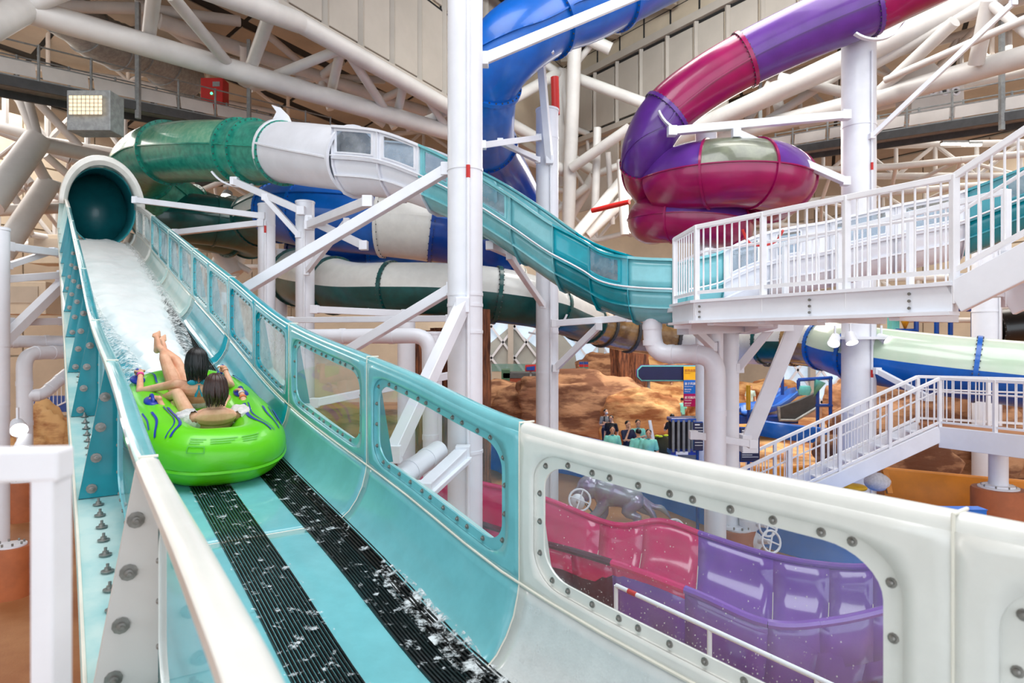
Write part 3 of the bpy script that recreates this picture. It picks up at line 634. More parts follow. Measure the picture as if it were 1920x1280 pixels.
for k, (a, b, d, w_, h_) in enumerate(((60, 560, 32, 2.4, 1.6), (110, 470, 34, 2.2, 1.5), (1660, 590, 38, 1.4, 2.0))):
    c = P(a, b, d); t = thing('plant_unit', ['beige boxed unit low at the far left behind the pipes', 'beige boxed unit at far left below the lattice', 'tan cabin behind the tall climbing frame'][k], 'box', c); MB().box(c, w_, 1.4, h_).build('case', 'wall_beige', t, smooth=False, bevel=.03); MB().box(c+V((0, -.72, h_*.1)), w_*.7, .04, h_*.5).build('panel', 'soffit', t, smooth=False)
# ================================================================= tube slides
def pw(path, n=8):
    """(px,py,d,r) control points -> world points and radii"""
    q = crom([tuple(P(a, b, d))+(r,) for a, b, d, r in path], n); return [V(x[:3]) for x in q], [x[3] for x in q]
def shell(mb, pts, rad, fr, a0=0, a1=360, seg=28, k=1.0, sq=1.0):
    rows = []
    for p, r, f in zip(pts, rad, fr):
        rows.append([p+r*k*(math.cos(math.radians(a))*f[1]+sq*math.sin(math.radians(a))*f[2]) for a in [a0+(a1-a0)*j/seg for j in range(seg+1)]])
    mb.grid(rows)
def tube_slide(name, label, path, cuts, mats, n=8, up=None, ribs=(0, 180), group=None, ring='same', rw=1.09, cat='tube slide', split=None, ringm=None):
    """cuts: indices of control points where sections join; mats: one per section, a (top, bottom) pair for two-tone"""
    pts, rad = pw(path, n); up = V((0, 0, 1)) if up is None else up
    fr = frames(pts, upref=up) if up else frames(pts)
    t = thing(name, label, cat, pts[0], group); cuts = [int(c*n) for c in cuts]
    for i, m in enumerate(mats):
        a, b = cuts[i], cuts[i+1]; pp, rr, ff = pts[a:b+1], rad[a:b+1], fr[a:b+1]
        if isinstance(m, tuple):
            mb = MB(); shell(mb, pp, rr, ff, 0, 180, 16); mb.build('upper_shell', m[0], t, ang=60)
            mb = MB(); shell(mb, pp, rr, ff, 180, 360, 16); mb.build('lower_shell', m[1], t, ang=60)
            fm = m[1]
        else:
            mb = MB(); shell(mb, pp, rr, ff); mb.build('tube_section', m, t, ang=60); fm = m
        if ribs:
            for an in ribs:
                mb = MB(); c, s_ = math.cos(math.radians(an)), math.sin(math.radians(an))
                mb.grid([[p+r*k*(c*f[1]+s_*f[2])+w*(-s_*f[1]+c*f[2]) for k, w in ((.99, -.018), (1.05, -.018), (1.05, .018), (.99, .018))] for p, r, f in zip(pp, rr, ff)])
                mb.build('seam_rib', fm, t, smooth=False)
    for i, c in enumerate(cuts):
        m = mats[min(i, len(mats)-1)]; m = ringm or (m[1] if isinstance(m, tuple) else m)
        p, r, f = pts[c], rad[c], fr[c]; tt = f[0]*.05
        rows = []
        for q, k in ((p-tt, .99), (p-tt, rw), (p+tt, rw), (p+tt, .99)):
            rows.append([q+r*k*(math.cos(2*math.pi*j/32)*f[1]+math.sin(2*math.pi*j/32)*f[2]) for j in range(33)])
        MB().grid(rows).build('flange', m, t, ang=50)
        bb = MB()
        for j in range(32):
            an = 2*math.pi*(j+.5)/32; q = p+r*(1+rw)/2*(math.cos(an)*f[1]+math.sin(an)*f[2]); bb.cyl(q-tt*1.5, q+tt*1.5, .018, seg=5)
        tag(bb.build('flange_bolts', 'dark_grey', t), kind='stuff')
    return t, pts, rad, fr
def saddle(pts, rad, fr, i, label, name='slide_saddle'):
    pass
# green closed tube leading into the white and teal trough
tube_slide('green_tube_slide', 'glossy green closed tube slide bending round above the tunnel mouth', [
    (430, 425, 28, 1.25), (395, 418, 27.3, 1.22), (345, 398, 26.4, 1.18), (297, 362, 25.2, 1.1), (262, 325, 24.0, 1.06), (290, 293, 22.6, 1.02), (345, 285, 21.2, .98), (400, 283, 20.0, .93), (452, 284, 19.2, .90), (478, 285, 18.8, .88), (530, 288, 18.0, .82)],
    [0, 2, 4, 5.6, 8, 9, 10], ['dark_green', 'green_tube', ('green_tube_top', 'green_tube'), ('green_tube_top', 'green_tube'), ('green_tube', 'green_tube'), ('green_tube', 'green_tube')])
# open trough with windowed side wall: white then teal
UP = V((0, 0, 1))
def trough_slide(name, label, path, cuts, mats, wins, side=-1, n=10, hw=.5, top=.62, bot=.6, ribs=True):
    """wins: per section list of (u0,u1) fractions with window; the side wall towards the camera carries them"""
    pts, _ = pw([(a, b, d, 0) for a, b, d in path], n); fr = frames(pts, upref=UP); N = len(pts)-1
    t = thing(name, label, 'water slide', pts[0])
    def at(s):
        s = min(max(s, 0), N-.0001); i = int(s); u = s-i; p = pts[i].lerp(pts[i+1], u); a = fr[i][1].lerp(fr[i+1][1], u); a.z = 0; a.normalize(); return p, a
    def Q(s, w, h): p, a = at(s); k = p.y/12.6; return p+a*(w*k)+V((0, 0, h*k))
    for i, m in enumerate(mats):
        a, b = cuts[i]*n, cuts[i+1]*n; ss = seq(a, b, 12)
        prof_ = [(-hw, 0), (-hw*.98, -.14*bot/.6), (-hw*.8, -.38*bot/.6), (-hw*.45, -bot*.94), (0, -bot), (hw*.45, -bot*.94), (hw*.8, -.38*bot/.6), (hw*.98, -.14*bot/.6), (hw, 0)]
        MB().grid([[Q(s, w, h) for w, h in prof_] for s in ss]).build('trough_section', m if m != 'teal_bright' else 'teal_deep', t, solid=.02, ang=60)
        for sg in (-1, 1):
            f = lambda s, h: Q(s, sg*(hw+.01), h); wl = wins[i] if sg == side else []
            if not wl: MB().grid([[f(s, h) for h in seq(0, top, 3)] for s in ss]).build('side_panel', m, t, solid=.02)
            else:
                L = b-a; ed = [a]+[a+L*(wl[k][1]+wl[k+1][0])/2 for k in range(len(wl)-1)]+[b]
                for k, (u0, u1) in enumerate(wl):
                    mb = MB(); hole = holed(mb, f, ed[k], ed[k+1], 0, top, a+L*u0, a+L*u1, top*.18, top*.86, .09*min(1, L*(u1-u0)))
                    mb.build('side_panel', m, t, solid=.02)
                    cx, cy = a+L*(u0+u1)/2, top*.52
                    ins = [(cx+(x-cx)*.93, cy+(y-cy)*.93) for x, y in hole]; g = lambda s, h: Q(s, sg*(hw+.035), h)
                    fo = [(cx+(x-cx)*1.06, cy+(y-cy)*1.06) for x, y in hole]
                    w_ = MB().grid([[f(*p) for p in fo], [g(*p) for p in fo], [g(*p) for p in ins], [f(*p) for p in ins]], True).build('window_frame', m, t)
                    mb = MB(); pane(mb, f, ins, 3); mb.build('window_pane', 'pane_tint', w_)
            rg = [(sg*(hw-.03), top-.04), (sg*(hw-.03), top), (sg*(hw+.07), top), (sg*(hw+.07), top-.05)]
            MB().grid([[Q(s, w, h) for w, h in rg] for s in ss]).build('rim', m, t, smooth=False)
            rg = [(sg*hw, .02), (sg*(hw+.07), .02), (sg*(hw+.07), -.02), (sg*hw, -.02)]
            MB().grid([[Q(s, w, h) for w, h in rg] for s in ss]).build('side_flange', m, t, smooth=False)
        if ribs:
            for w, h in ((-hw*.88, -.3*bot/.6), (hw*.88, -.3*bot/.6)):
                sg = 1 if w > 0 else -1; MB().grid([[Q(s, w+x*sg, h+y) for x, y in ((0, .015), (.05, .0), (.05, -.03), (0, -.03))] for s in ss]).build('hull_rib', m if m != 'teal_bright' else 'teal_deep', t, smooth=False)
        for s in ([a, b] if i == 0 else [b]):
            rows = [[Q(s+dx, w*k, h*k if h < 0 else h) for w, h in [(-hw, top)]+prof_+[(hw, top)]] for dx, k in ((-.06, 1), (-.06, 1.13), (.06, 1.13), (.06, 1))]
            MB().grid(rows).build('joint_flange', m, t, smooth=False)
    # cable along the side flange
    mb = MB(); mb.path([Q(s, side*(hw+.09), .04) for s in seq(0, N-.01, 60)], .016, 5); mb.build('cable', 'white', t)
    return Q, N
# round-to-trough white adaptor and first sections
MB_ = MB(); pts, rad = pw([(528, 285, 18.0, .82), (580, 291, 17.3, .83), (662, 300, 16.3, .79)], 8); fr = frames(pts, upref=UP)
wt = thing('transition_tube', 'white closed tube joining the green tube to the windowed trough', 'tube slide', pts[0])
shell(MB_, pts, rad, fr); MB_.build('tube_section', 'white', wt)
mb = MB(); mb.path([p+fr[i][1]*rad[i]*1.03+V((0, 0, .05-.18*i/16)) for i, p in enumerate(pts)], .035, 6); mb.build('cable', 'white', wt)
for ii in (0, -1):
    p, r, f = pts[ii], rad[ii], fr[ii]; rows = [[q+r*k*(math.cos(2*math.pi*j/32)*f[1]+math.sin(2*math.pi*j/32)*f[2]) for j in range(33)] for q, k in ((p-f[0]*.04, .99), (p-f[0]*.04, 1.09), (p+f[0]*.04, 1.09), (p+f[0]*.04, .99))]
    MB().grid(rows).build('flange', 'white', wt)
pf = pts[2]; MB().thick([pf+V((-.4, 0, .9)), pf+V((-.05, 0, .85)), pf+V((.16, 0, .82)), pf+V((.07, 0, 1.03)), pf+V((-.16, 0, 1.26)), pf+V((-.42, 0, 1.34)), pf+V((-.28, 0, 1.14))], (0, .06, 0)).build('fin', 'white', wt, bevel=.01)
PTH = [(662, 308, 16.3), (745, 316, 15.5), (820, 342, 14.8), (905, 384, 14.1), (985, 434, 13.5), (1060, 486, 13.0), (1130, 522, 12.6), (1195, 545, 12.1), (1262, 550, 11.9)]
QS, NS = trough_slide('upper_trough_slide', 'windowed water slide trough dropping from white to turquoise behind the thick front column', PTH,
    [0, 1, 2, 3, 4, 5, 6, 7, 8], ['white', 'white', 'teal_light', 'teal_light', 'teal_light', 'teal_bright', 'teal_bright', 'teal_light'],
    [[(.1, .88)], [(.1, .9)], [(.1, .6)], [(.12, .88)], [], [], [(-.05, .85)], []], side=1)
QS2, NS2 = trough_slide('far_trough_slide', 'white windowed trough turning turquoise behind the upper platform railing', [(1262, 550, 12.4), (1340, 534, 12.6), (1440, 500, 12.4), (1560, 480, 12), (1680, 452, 11.4), (1800, 425, 11), (1925, 375, 10.6), (2040, 320, 10.4)],
    [0, 1, 2, 3, 4, 5, 7], ['teal_light', 'white', 'white', 'white', 'white', 'teal_deep'], [[], [(.2, .8)], [(.1, .5)], [(.1, .9)], [(.1, .85)], [(.3, .6)]], side=1)
# blue helix
tube_slide('blue_tube_slide', 'bright blue tube slide curling down from the ceiling behind the front column', [
    (1290, -75, 17.0, .80), (1200, -32, 16.2, .80), (1105, 12, 15.4, .80), (1035, 35, 14.8, .80), (960, 82, 14.2, .80), (915, 145, 14.4, .76), (905, 215, 15.5, .78), (915, 275, 17.0, .74), (948, 330, 18.4, .7), (985, 400, 19.5, .7)],
    [0, 1.6, 3.2, 5.2, 7, 9], ['blue', 'blue', 'blue', 'blue', 'blue_deep'], up=None and 0, ribs=(180,))
# magenta and purple tube and its bowl coil
tube_slide('magenta_tube_slide', 'magenta and purple tube slide sweeping down from the upper right', [
    (1790, -70, 16.2, .80), (1700, -30, 16.4, .80), (1628, 8, 16.6, .78), (1510, 58, 17.0, .75), (1397, 112, 17.4, .73), (1315, 160, 17.6, .72), (1250, 212, 17.7, .71), (1218, 262, 17.8, .68), (1208, 305, 18.3, .66), (1222, 345, 19.2, .7), (1270, 372, 20.4, .75)],
    [0, 2, 4, 6, 8, 10], ['magenta', 'purple', 'magenta', 'purple', 'magenta'], ribs=(35, 200), rw=1.07)
c0 = P(1352, 348, 18.6); R0 = 1.75
def coil(name, label, c, R, r, a0, a1, drop, mats, cat='tube slide', sq=1.0):
    pts = []; n = len(mats)*10
    for i in range(n+1):
        a = math.radians(a0+(a1-a0)*i/n); pts.append(c+V((R*math.cos(a), R*math.sin(a), -drop*i/n)))
    rad = [r]*(n+1); fr = frames(pts, upref=UP); t = thing(name, label, cat, pts[0])
    for k, m in enumerate(mats):
        a, b = k*10, k*10+10
        MB2 = MB(); shell(MB2, pts[a:b+1], rad, fr[a:b+1], 2, 178, 20, sq=sq); MB2.build('upper_shell', m[0], t, ang=60)
        MB2 = MB(); shell(MB2, pts[a:b+1], rad, fr[a:b+1], 178, 362, 22, sq=sq); MB2.build('lower_shell', m[1], t, ang=60)
        p, f = pts[b], fr[b]; rows = [[q+r*kk*(math.cos(2*math.pi*j/32)*f[1]+sq*math.sin(2*math.pi*j/32)*f[2]) for j in range(33)] for q, kk in ((p-f[0]*.03, .99), (p-f[0]*.03, 1.05), (p+f[0]*.03, 1.05), (p+f[0]*.03, .99))]
        MB().grid(rows).build('flange', m[1], t)
        for an in (2, 178):
            cc, ss = math.cos(math.radians(an)), math.sin(math.radians(an))
            MB().grid([[pts[i]+r*kk*(cc*fr[i][1]+sq*ss*fr[i][2])+w*(-ss*fr[i][1]+cc*fr[i][2]) for kk, w in ((.99, -.015), (1.04, -.015), (1.04, .015), (.99, .015))] for i in range(a, b+1)]).build('seam_rib', m[1], t, smooth=False)
    return t
coil('coiled_tube_slide', 'magenta coil of wide tube with olive and purple roof sections at right', c0, 1.55, .98, 195, 420, .1, [('purple', 'magenta'), ('olive', 'magenta'), ('purple', 'magenta'), ('magenta', 'magenta'), ('olive', 'magenta')], sq=.92)
coil('lower_coil', 'smaller dark magenta coil turning beneath the large magenta coil', P(1292, 408, 19.2), 1.1, .72, 150, 400, .5, [('magenta', 'magenta'), ('purple', 'magenta'), ('magenta', 'magenta')])
# blue and cream slide behind centre
tube_slide('blue_flume_tube', 'wide blue tube slide with cream bottom panels behind the slanting white brace', [
    (475, 415, 23, .9), (520, 400, 22.4, 1.0), (580, 400, 21.6, 1.15), (650, 405, 21.2, 1.2), (722, 412, 21, 1.2), (815, 420, 21, 1.25), (900, 440, 21.3, 1.2), (945, 470, 22, 1.1)],
    [0, 1, 2, 4, 5, 7], [('cream', 'dark_green'), ('blue', 'blue'), ('blue', 'blue'), ('cream', 'cream'), ('blue', 'blue_deep')], ribs=(25,), rw=1.05)
tube_slide('small_blue_tube', 'small deep blue tube dipping below the wide blue tube slide', [(560, 455, 24, .6), (620, 490, 23.5, .6), (700, 495, 23, .6), (770, 470, 23.3, .6), (830, 455, 24, .6)], [0, 2, 4], ['blue_deep', 'blue'], ribs=None)
tube_slide('cream_scoop', 'tan translucent scoop hanging left of the centre column behind the front column', [(915, 455, 22.5, .75), (935, 480, 22.6, .75), (950, 520, 23, .7)], [0, 2], ['cream'], ribs=None)
# long cream over green tube
PL = [(560, 520, 21, .9), (600, 530, 19.5, .88), (660, 540, 18.3, .74), (735, 541, 17.6, .72), (835, 543, 17.3, .72), (930, 553, 17.3, .74), (1010, 568, 17.8, .70), (1062, 588, 19, .66), (1100, 604, 20.5, .64)]
tube_slide('cream_green_tube_slide', 'long horizontal tube slide, cream above and dark green below, passing behind the front column', PL, [0, 1.6, 3, 5, 6.4, 8], [('cream', 'dark_green')]*5, ribs=None, rw=1.08)
tube_slide('amber_tube_slide', 'translucent amber tube continuing the cream and green slide towards the rocks', [(1085, 598, 20.5, .66), (1130, 612, 21.5, .66), (1180, 622, 22, .68), (1260, 632, 22.5, .7), (1340, 640, 22.5, .7), (1440, 645, 21.5, .7)], [0, 1, 2, 3, 5], ['amber', 'amber', 'amber', 'cream'], ribs=None, ringm='dark_grey')
tube_slide('cream_blue_tube_slide', 'fat tube slide, pale green above and blue below, running off the right edge', [(1430, 640, 21, .7), (1490, 640, 20.2, .74), (1545, 645, 19.3, .76), (1600, 660, 18.2, .78), (1700, 676, 17.2, .80), (1830, 692, 16.2, .80), (1960, 706, 15.5, .82)],
    [0, 1, 2, 3, 5, 6], [('cream', 'dark_green'), ('cream', 'amber'), ('pale_green', 'blue'), ('pale_green', 'blue'), ('pale_green', 'blue')], ribs=None, rw=1.07)
tube_slide('black_tube_slide', 'glossy black tube slide at the far right edge', [(1860, 618, 23, .7), (1930, 612, 23, .72), (2010, 610, 23, .75)], [0, 2], ['rubber'], ribs=None)
coil('dark_green_coil', 'dark green coil under the green tube beside the tunnel mouth', P(385, 412, 27.5), 1.8, 1.0, 120, 400, .5, [('dark_green', 'dark_green')]*3)

# ---------------------------------------------------------------- columns
def column(label, px, d, r, ztop, zbot=0, conduit=True, cap=True, rings=(), ped=None, name='column', group=None, redpy=()):
    x = (px-960)/FP*d; t = thing(name, label, 'column', (x, d, zbot), group)
    MB().cyl((x, d, zbot), (x, d, ztop), r, seg=32).build('shaft', 'white', t)
    if cap: MB().lathe((x, d, ztop-.02), [(r*1.05, 0), (r*1.05, .05), (r*.98, .06)], 28).build('cap', 'white', t)
    MB().lathe((x, d, zbot), [(r*1.7, 0), (r*1.7, .05), (r*1.02, .06), (r*1.02, .12)], 28).build('base_plate', 'white', t)
    for z in rings: MB().lathe((x, d, z), [(r, 0), (r*1.03, 0), (r*1.03, .05), (r, .05)], 32, capb=False).build('clamp_ring', 'white', t)
    if conduit:
        cx = x+r*.25; MB().cyl((cx, d-r-.03, zbot+.3), (cx, d-r-.03, ztop-.5), .03, seg=8).build('conduit', 'white', t)
        for py in redpy:
            z = H-(py-640)/FP*(d-r); MB().cyl((cx, d-r-.03, z-.1), (cx, d-r-.03, z+.1), .034, seg=8).build('red_band', 'red', t)
    return t
Z = lambda py, d: H-(py-640)/FP*d
column('thickest white column, full height in front of the teal and white slide', 872, 10.4, .285, Z(-120, 10.4), rings=(Z(322, 10.4), Z(555, 10.4), Z(575, 10.4), Z(625, 10.4), Z(848, 10.4)), redpy=(322,))
column('white column with open top behind the teal trough, right of the front column', 1026, 16.5, .29, Z(208, 16.5), rings=(Z(262, 16.5), Z(625, 16.5), Z(700, 16.5)))
column('wide white column rising behind the upper platform to the purple tube', 1610, 17.5, .43, Z(75, 17.5), rings=(Z(240, 17.5), Z(662, 17.5), Z(775, 17.5)), redpy=(312, 700))
column('white column at right carrying the far tubes, seen under the stair railing', 1850, 19.5, .38, Z(430, 19.5), rings=(Z(585, 19.5),))
column('short white column with open top under the purple tube', 1324, 18.6, .30, Z(242, 18.6), zbot=0)
column('white column left of the blue tube, the further left of the pair', 500, 18.2, .235, Z(385, 18.2), rings=(Z(424, 18.2),), redpy=(430,))
column('white column right of the pair before the wide blue tube', 572, 17.4, .25, Z(380, 17.4), rings=(Z(415, 17.4), Z(580, 17.4)))
column('slim white column low between the paired columns', 527, 21, .2, Z(470, 21), conduit=False)
column('white column under the landing at right on an orange drum', 1872, 14.3, .185, H-2.42, zbot=1.35, conduit=False, rings=())
column('left of two white columns carrying the upper platform', 1338, 12.2, .175, Z(590, 12.2), zbot=.75, rings=(Z(690, 12.2), Z(860, 12.2)))
column('right of two white columns carrying the upper platform', 1366, 12.8, .2, Z(600, 12.8), zbot=.92, rings=(Z(650, 12.8), Z(700, 12.8)), conduit=False)
column('white column standing behind the left curved window, beside the elbow pipe', 762, 14.5, .2, Z(600, 14.5), conduit=False)
column('second slim white column seen through the foggy windows', 812, 13.6, .19, Z(625, 13.6), conduit=False)
column('white column at the far left edge behind the tall rail', -4, 13, .2, Z(430, 13), rings=(Z(650, 13), Z(760, 13)))
def drum(label, px, d, r, z1, m='terracotta'):
    x = (px-960)/FP*d; t = thing('pedestal', label, 'pedestal', (x, d, 0)); MB().lathe((x, d, 0), [(r, 0), (r, z1-.04), (r*.96, z1)], 28).build('drum', m, t)
    MB().lathe((x, d, z1), [(r*.75, 0), (r*.75, .03), (r*.4, .04)], 24).build('plate', 'white', t)
    for k in range(8):
        an = k*math.pi/4; MB().cyl((x+r*.6*math.cos(an), d+r*.6*math.sin(an), z1+.02), (x+r*.6*math.cos(an), d+r*.6*math.sin(an), z1+.08), .018, seg=6).build('anchor_bolt', 'steel', t)
drum('orange drum footing under the landing column at right', 1872, 14.3, .52, 1.33)
drum('brown drum footing beneath the platform columns beside the valves', 1385, 12.6, .33, .9)
drum('brown square footing seen through the large near window', 1330, 7.3, .24, .5)
for lab, px, d, r, z in (('terracotta drum footing low at the left edge', 20, 11.6, .33, .9), ('second terracotta footing further back at the left edge', 42, 16.5, .35, 1.0), ('terracotta footing seen through the left curved window', 760, 14.5, .4, .8)): drum(lab, px, d, r, z)

# ---------------------------------------------------------------- braces and brackets
def brace(label, a, b, w=.14, name='brace_beam', plates=True, m='white', h=None):
    p, q = P(*a), P(*b); t = thing(name, label, 'beam', p); MB().bar(p, q, w, h or w).build('beam', m, t, smooth=False, bevel=.01)
    if plates:
        for x in (p, q): MB().box(x, w*1.12, w*1.12, w*1.25).build('end_plate', m, t, smooth=False, bevel=.01)
    return t
brace('long white square brace sloping up from the flume rim to the front column, under the white slide', (430, 560, 11.2), (838, 318, 10.6), .17)
brace('white square brace sloping down left from mid height of the front column', (640, 665, 11.4), (848, 540, 10.5), .16)
brace('steep white brace running from the front column down into the foggy windows', (738, 850, 8.6), (868, 572, 10.1), .19)
brace('long white beam sloping up right from the front column across the blue tube', (905, 112, 10.5), (1210, -15, 12.2), .17)
brace('white horizontal beam from the wide column to the magenta tube', (1260, 246, 16.6), (1585, 216, 17.0), .2)
brace('white beam under the magenta tube sloping down to the wide column', (1380, 250, 16.6), (1585, 340, 17.0), .18)
brace('thin white brace rising from the wide column towards the top right', (1635, 255, 17), (1900, 5, 15), .12)
brace('white brace rising left from the centre column, low', (1042, 690, 16.2), (1122, 612, 15.6), .15)
brace('white horizontal beam held by the centre column below the tubes', (1040, 606, 16), (1180, 596, 15.6), .16)
brace('slim white brace between trough slide and centre column', (955, 480, 14.2), (1018, 572, 16), .13)
brace('white bracket arm sloping up to the left under the trough slide', (918, 460, 14), (1010, 500, 15.6), .15)
brace('upright white hanger holding the blue tube above the open column', (1012, 92, 15.4), (1030, 300, 16.1), .17)
brace('white arm between front column and open column behind the blue tube', (905, 272, 13), (1010, 258, 16), .13)
brace('slim white strut rising to the open column from the blue tube', (938, 266, 14.6), (1008, 300, 16), .12)
brace('white arm reaching from the paired columns to the trough slide, upper', (580, 422, 17), (690, 378, 14.2), .2)
brace('white cross arm from the paired columns dipping right', (580, 412, 17), (682, 460, 15.8), .18)
brace('thin white arm running left from the further paired column', (255, 375, 19), (492, 405, 18), .16)
brace('lower thin white arm running left from the further paired column', (330, 436, 19), (490, 418, 18), .16)
brace('white diagonal from green tube flange to the nearer paired column', (440, 340, 18.0), (565, 395, 16.9), .18)
brace('slanting white strut down to the middle of the nearer paired column', (497, 370, 17.4), (560, 440, 17.2), .14)
brace('white strut crossing the nearer paired column, rising right', (575, 510, 17), (650, 415, 16), .13)
brace('white beam rising left of the flume at the far left', (0, 645, 13), (118, 530, 15), .2)
brace('white horizontal pipe rack bar at far left, upper', (15, 462, 13.5), (115, 475, 15), .16)
brace('white horizontal pipe rack bar at far left, middle', (0, 524, 13.5), (118, 515, 15), .16)
brace('white diagonal strut below the pipe rack at far left', (15, 498, 13.5), (100, 470, 15), .12)
brace('lowest white rack bar at far left above the big pipe', (15, 604, 13.5), (120, 602, 15), .16)
brace('long white pipe bar crossing behind the flume rim to the front column', (545, 600, 12.6), (842, 597, 11.2), .11)
brace('lower long white pipe bar crossing behind the flume rim', (590, 580, 15), (760, 588, 15), .16)
brace('white angled brace leaning under the upper platform at right', (1500, 590, 12.6), (1402, 830, 12.9), .28)
brace('slim white brace from platform down to its columns, left side', (1290, 606, 11.6), (1336, 650, 12.0), .13)
brace('slim white brace from platform down to its columns, right side', (1465, 590, 12.3), (1385, 690, 12.7), .15)
brace('white bracket arm low on the platform columns', (1300, 815, 12), (1410, 832, 12), .13)
brace('white stiff arm beside the fat white stub inside the foggy window', (795, 920, 8.6), (868, 850, 9.9), .2)
brace('thin white rod beside the stiff arm inside the foggy window', (800, 935, 8.4), (880, 862, 9.8), .07)
brace('white tie bar across the foggy windows', (590, 755, 10.6), (860, 700, 11.6), .13)
brace('white brace from the wide column up right to the far tube', (1645, 695, 16.8), (1740, 745, 15.6), .14)
def hanger_cradle(label, c, a0, a1, r, w=.12):
    """curved white saddle strap below a tube"""
    c = P(*c); t = thing('saddle_strap', label, 'bracket', c); pts = [c+V((r*math.cos(math.radians(a)), 0, r*math.sin(math.radians(a)))) for a in seq(a0, a1, 12)]
    mb = MB(); mb.grid([[p+V((0, y, 0))+(p-c).normalized()*k for y, k in ((-w/2, 0), (w/2, 0), (w/2, .05), (-w/2, .05), (-w/2, 0))] for p in pts]); mb.build('strap', 'white', t, smooth=False)
hanger_cradle('white curved strap holding the blue tube near its hanger', (1010, 20, 14.2), 195, 290, .95)
hanger_cradle('white curved strap under the magenta tube at its lower joint', (1290, 188, 16.9), 200, 290, .80)
hanger_cradle('white curved strap under the purple joint above the wide column', (1640, 10, 16.3), 235, 330, .85)
hanger_cradle('white curved strap round the green tube below its twin flanges', (452, 284, 18.6), 215, 290, 1.0)
hanger_cradle('white strap under the cream and green tube near the front column', (735, 541, 17.4), 220, 290, .82)
hanger_cradle('white strap under the cream and green tube near the centre column', (1010, 570, 17.6), 250, 340, .80)
# big white drain pipes
def pipe(label, pts, r, name='drain_pipe', rings=True, m='white'):
    q = [P(*p) for p in pts]; sm = []
    for i, p in enumerate(q):
        if 0 < i < len(q)-1:
            a = (q[i-1]-p); b = (q[i+1]-p); k = min(r*2.2, a.length*.45, b.length*.45); a = p+a.normalized()*k; b = p+b.normalized()*k
            for j in range(7):
                t = j/6; sm.append(a*(1-t)**2+p*2*t*(1-t)+b*t*t)
        else: sm.append(p)
    t = thing(name, label, 'pipe', q[0]); mb = MB(); mb.path(sm, r, 20); mb.build('pipe_run', m, t, ang=50)
    if rings:
        for i in range(len(q)-1):
            for f in (.3, .7):
                p = q[i].lerp(q[i+1], f); dr = (q[i+1]-q[i]).normalized(); MB().cyl(p-dr*.05, p+dr*.05, r*1.07, seg=20).build('pipe_collar', m, t)
    return t
pipe('fat white S shaped drain pipe dropping from the trough slide to the platform columns', [(1222, 590, 11.9), (1225, 664, 11.9), (1342, 664, 11.3), (1343, 1030, 11.3)], .17)
pipe('fat white elbow pipe running level behind the foggy windows', [(575, 631, 12.8), (805, 629, 12.4), (808, 900, 12.4)], .15)
pipe('fat white level pipe crossing left of the flume', [(-20, 640, 14), (130, 640, 15.2)], .14)
pipe('white pipe standing at far left with bend at top', [(122, 660, 15), (45, 662, 14), (47, 850, 14)], .15)
pipe('white pipe sloping up to the flume at far left', [(45, 742, 14), (80, 740, 14.2), (125, 700, 15)], .13)
pipe('short fat white stub pipe inside the foggy window below the front column', [(745, 900, 8.7), (822, 845, 9.9)], .16)
pipe('red sprinkler pipe beside the open white column', [(1040, 145, 19), (1042, 215, 19)], .12, 'sprinkler_pipe', False, 'red')
pipe('red pipe low behind the magenta coil', [(1110, 395, 28), (1180, 378, 27)], .11, 'sprinkler_pipe', False, 'red')
# ================================================================= railings, platforms, stairs
def railing(label, pts, h=1.1, post=.075, bal=.026, gap=.13, posts=None, mids=(.72,), name='railing', m='white_rail', pext=.25):
    pts = [V(p) for p in pts]; t = thing(name, label, 'railing', pts[0]); up = V((0, 0, 1))
    for a, b in zip(pts, pts[1:]):
        MB().bar(a+up*h, b+up*h, .07, .07).build('top_rail', m, t, smooth=False, bevel=.008)
        MB().bar(a+up*.1, b+up*.1, .05, .05).build('bottom_rail', m, t, smooth=False)
        n = (b-a); off = V((-n.y, n.x, 0)).normalized()*.09
        for k in mids: MB().cyl(a+up*h*k+off, b+up*h*k+off, .021, seg=8).build('hand_rail', m, t)
        L = n.length; ns = max(1, round(L/gap)); np_ = max(1, round(L/1.35))
        for i in range(1, ns):
            if abs((i/ns*np_) - round(i/ns*np_)) < .5*np_/ns: continue
            p = a.lerp(b, i/ns); MB().cyl(p+up*.1, p+up*h, bal/2, seg=6).build('baluster', m, t)
        for i in range(np_+1):
            if i == 0 and a is not pts[0]: continue
            p = a.lerp(b, i/np_); MB().bar(p-up*pext, p+up*(h+.02), post, post, (1, 0, 0)).build('post', m, t, smooth=False, bevel=.006)
    return t
A1, B1, C1 = V((2.80, 11.0, H+.65)), V((2.83, 9.8, H+.65)), V((4.70, 6.8, H+.65)); dr = (C1-B1).normalized(); D1 = C1+dr*2.6+V((0, 0, 1.35))
railing('white railing along the front edge of the upper platform and its rising stair', [A1, B1, C1, D1], mids=(.66,))
nrm = V((.85, .53, 0))
pf = thing('platform', 'white steel upper platform at right with channel fascia and stair going up', 'platform', B1)
dk = [A1+V((0, .9, 0)), A1, B1, C1, C1+nrm*1.3, B1+nrm*2.2+V((0, 2, 0))]
MB().slab(dk, H+.52, H+.60).build('deck', 'white', pf, smooth=False)
for a, b in ((A1, B1), (B1, C1)):
    z = V((0, 0, -.19)); MB().bar(a+z, b+z, .09, .30).build('fascia_beam', 'white', pf, smooth=False, bevel=.01)
    MB().bar(a+z*1.85, b+z*1.85, .24, .04).build('bottom_flange', 'white', pf, smooth=False)
    MB().bar(a+z*.2, b+z*.2, .2, .04).build('top_flange', 'white', pf, smooth=False)
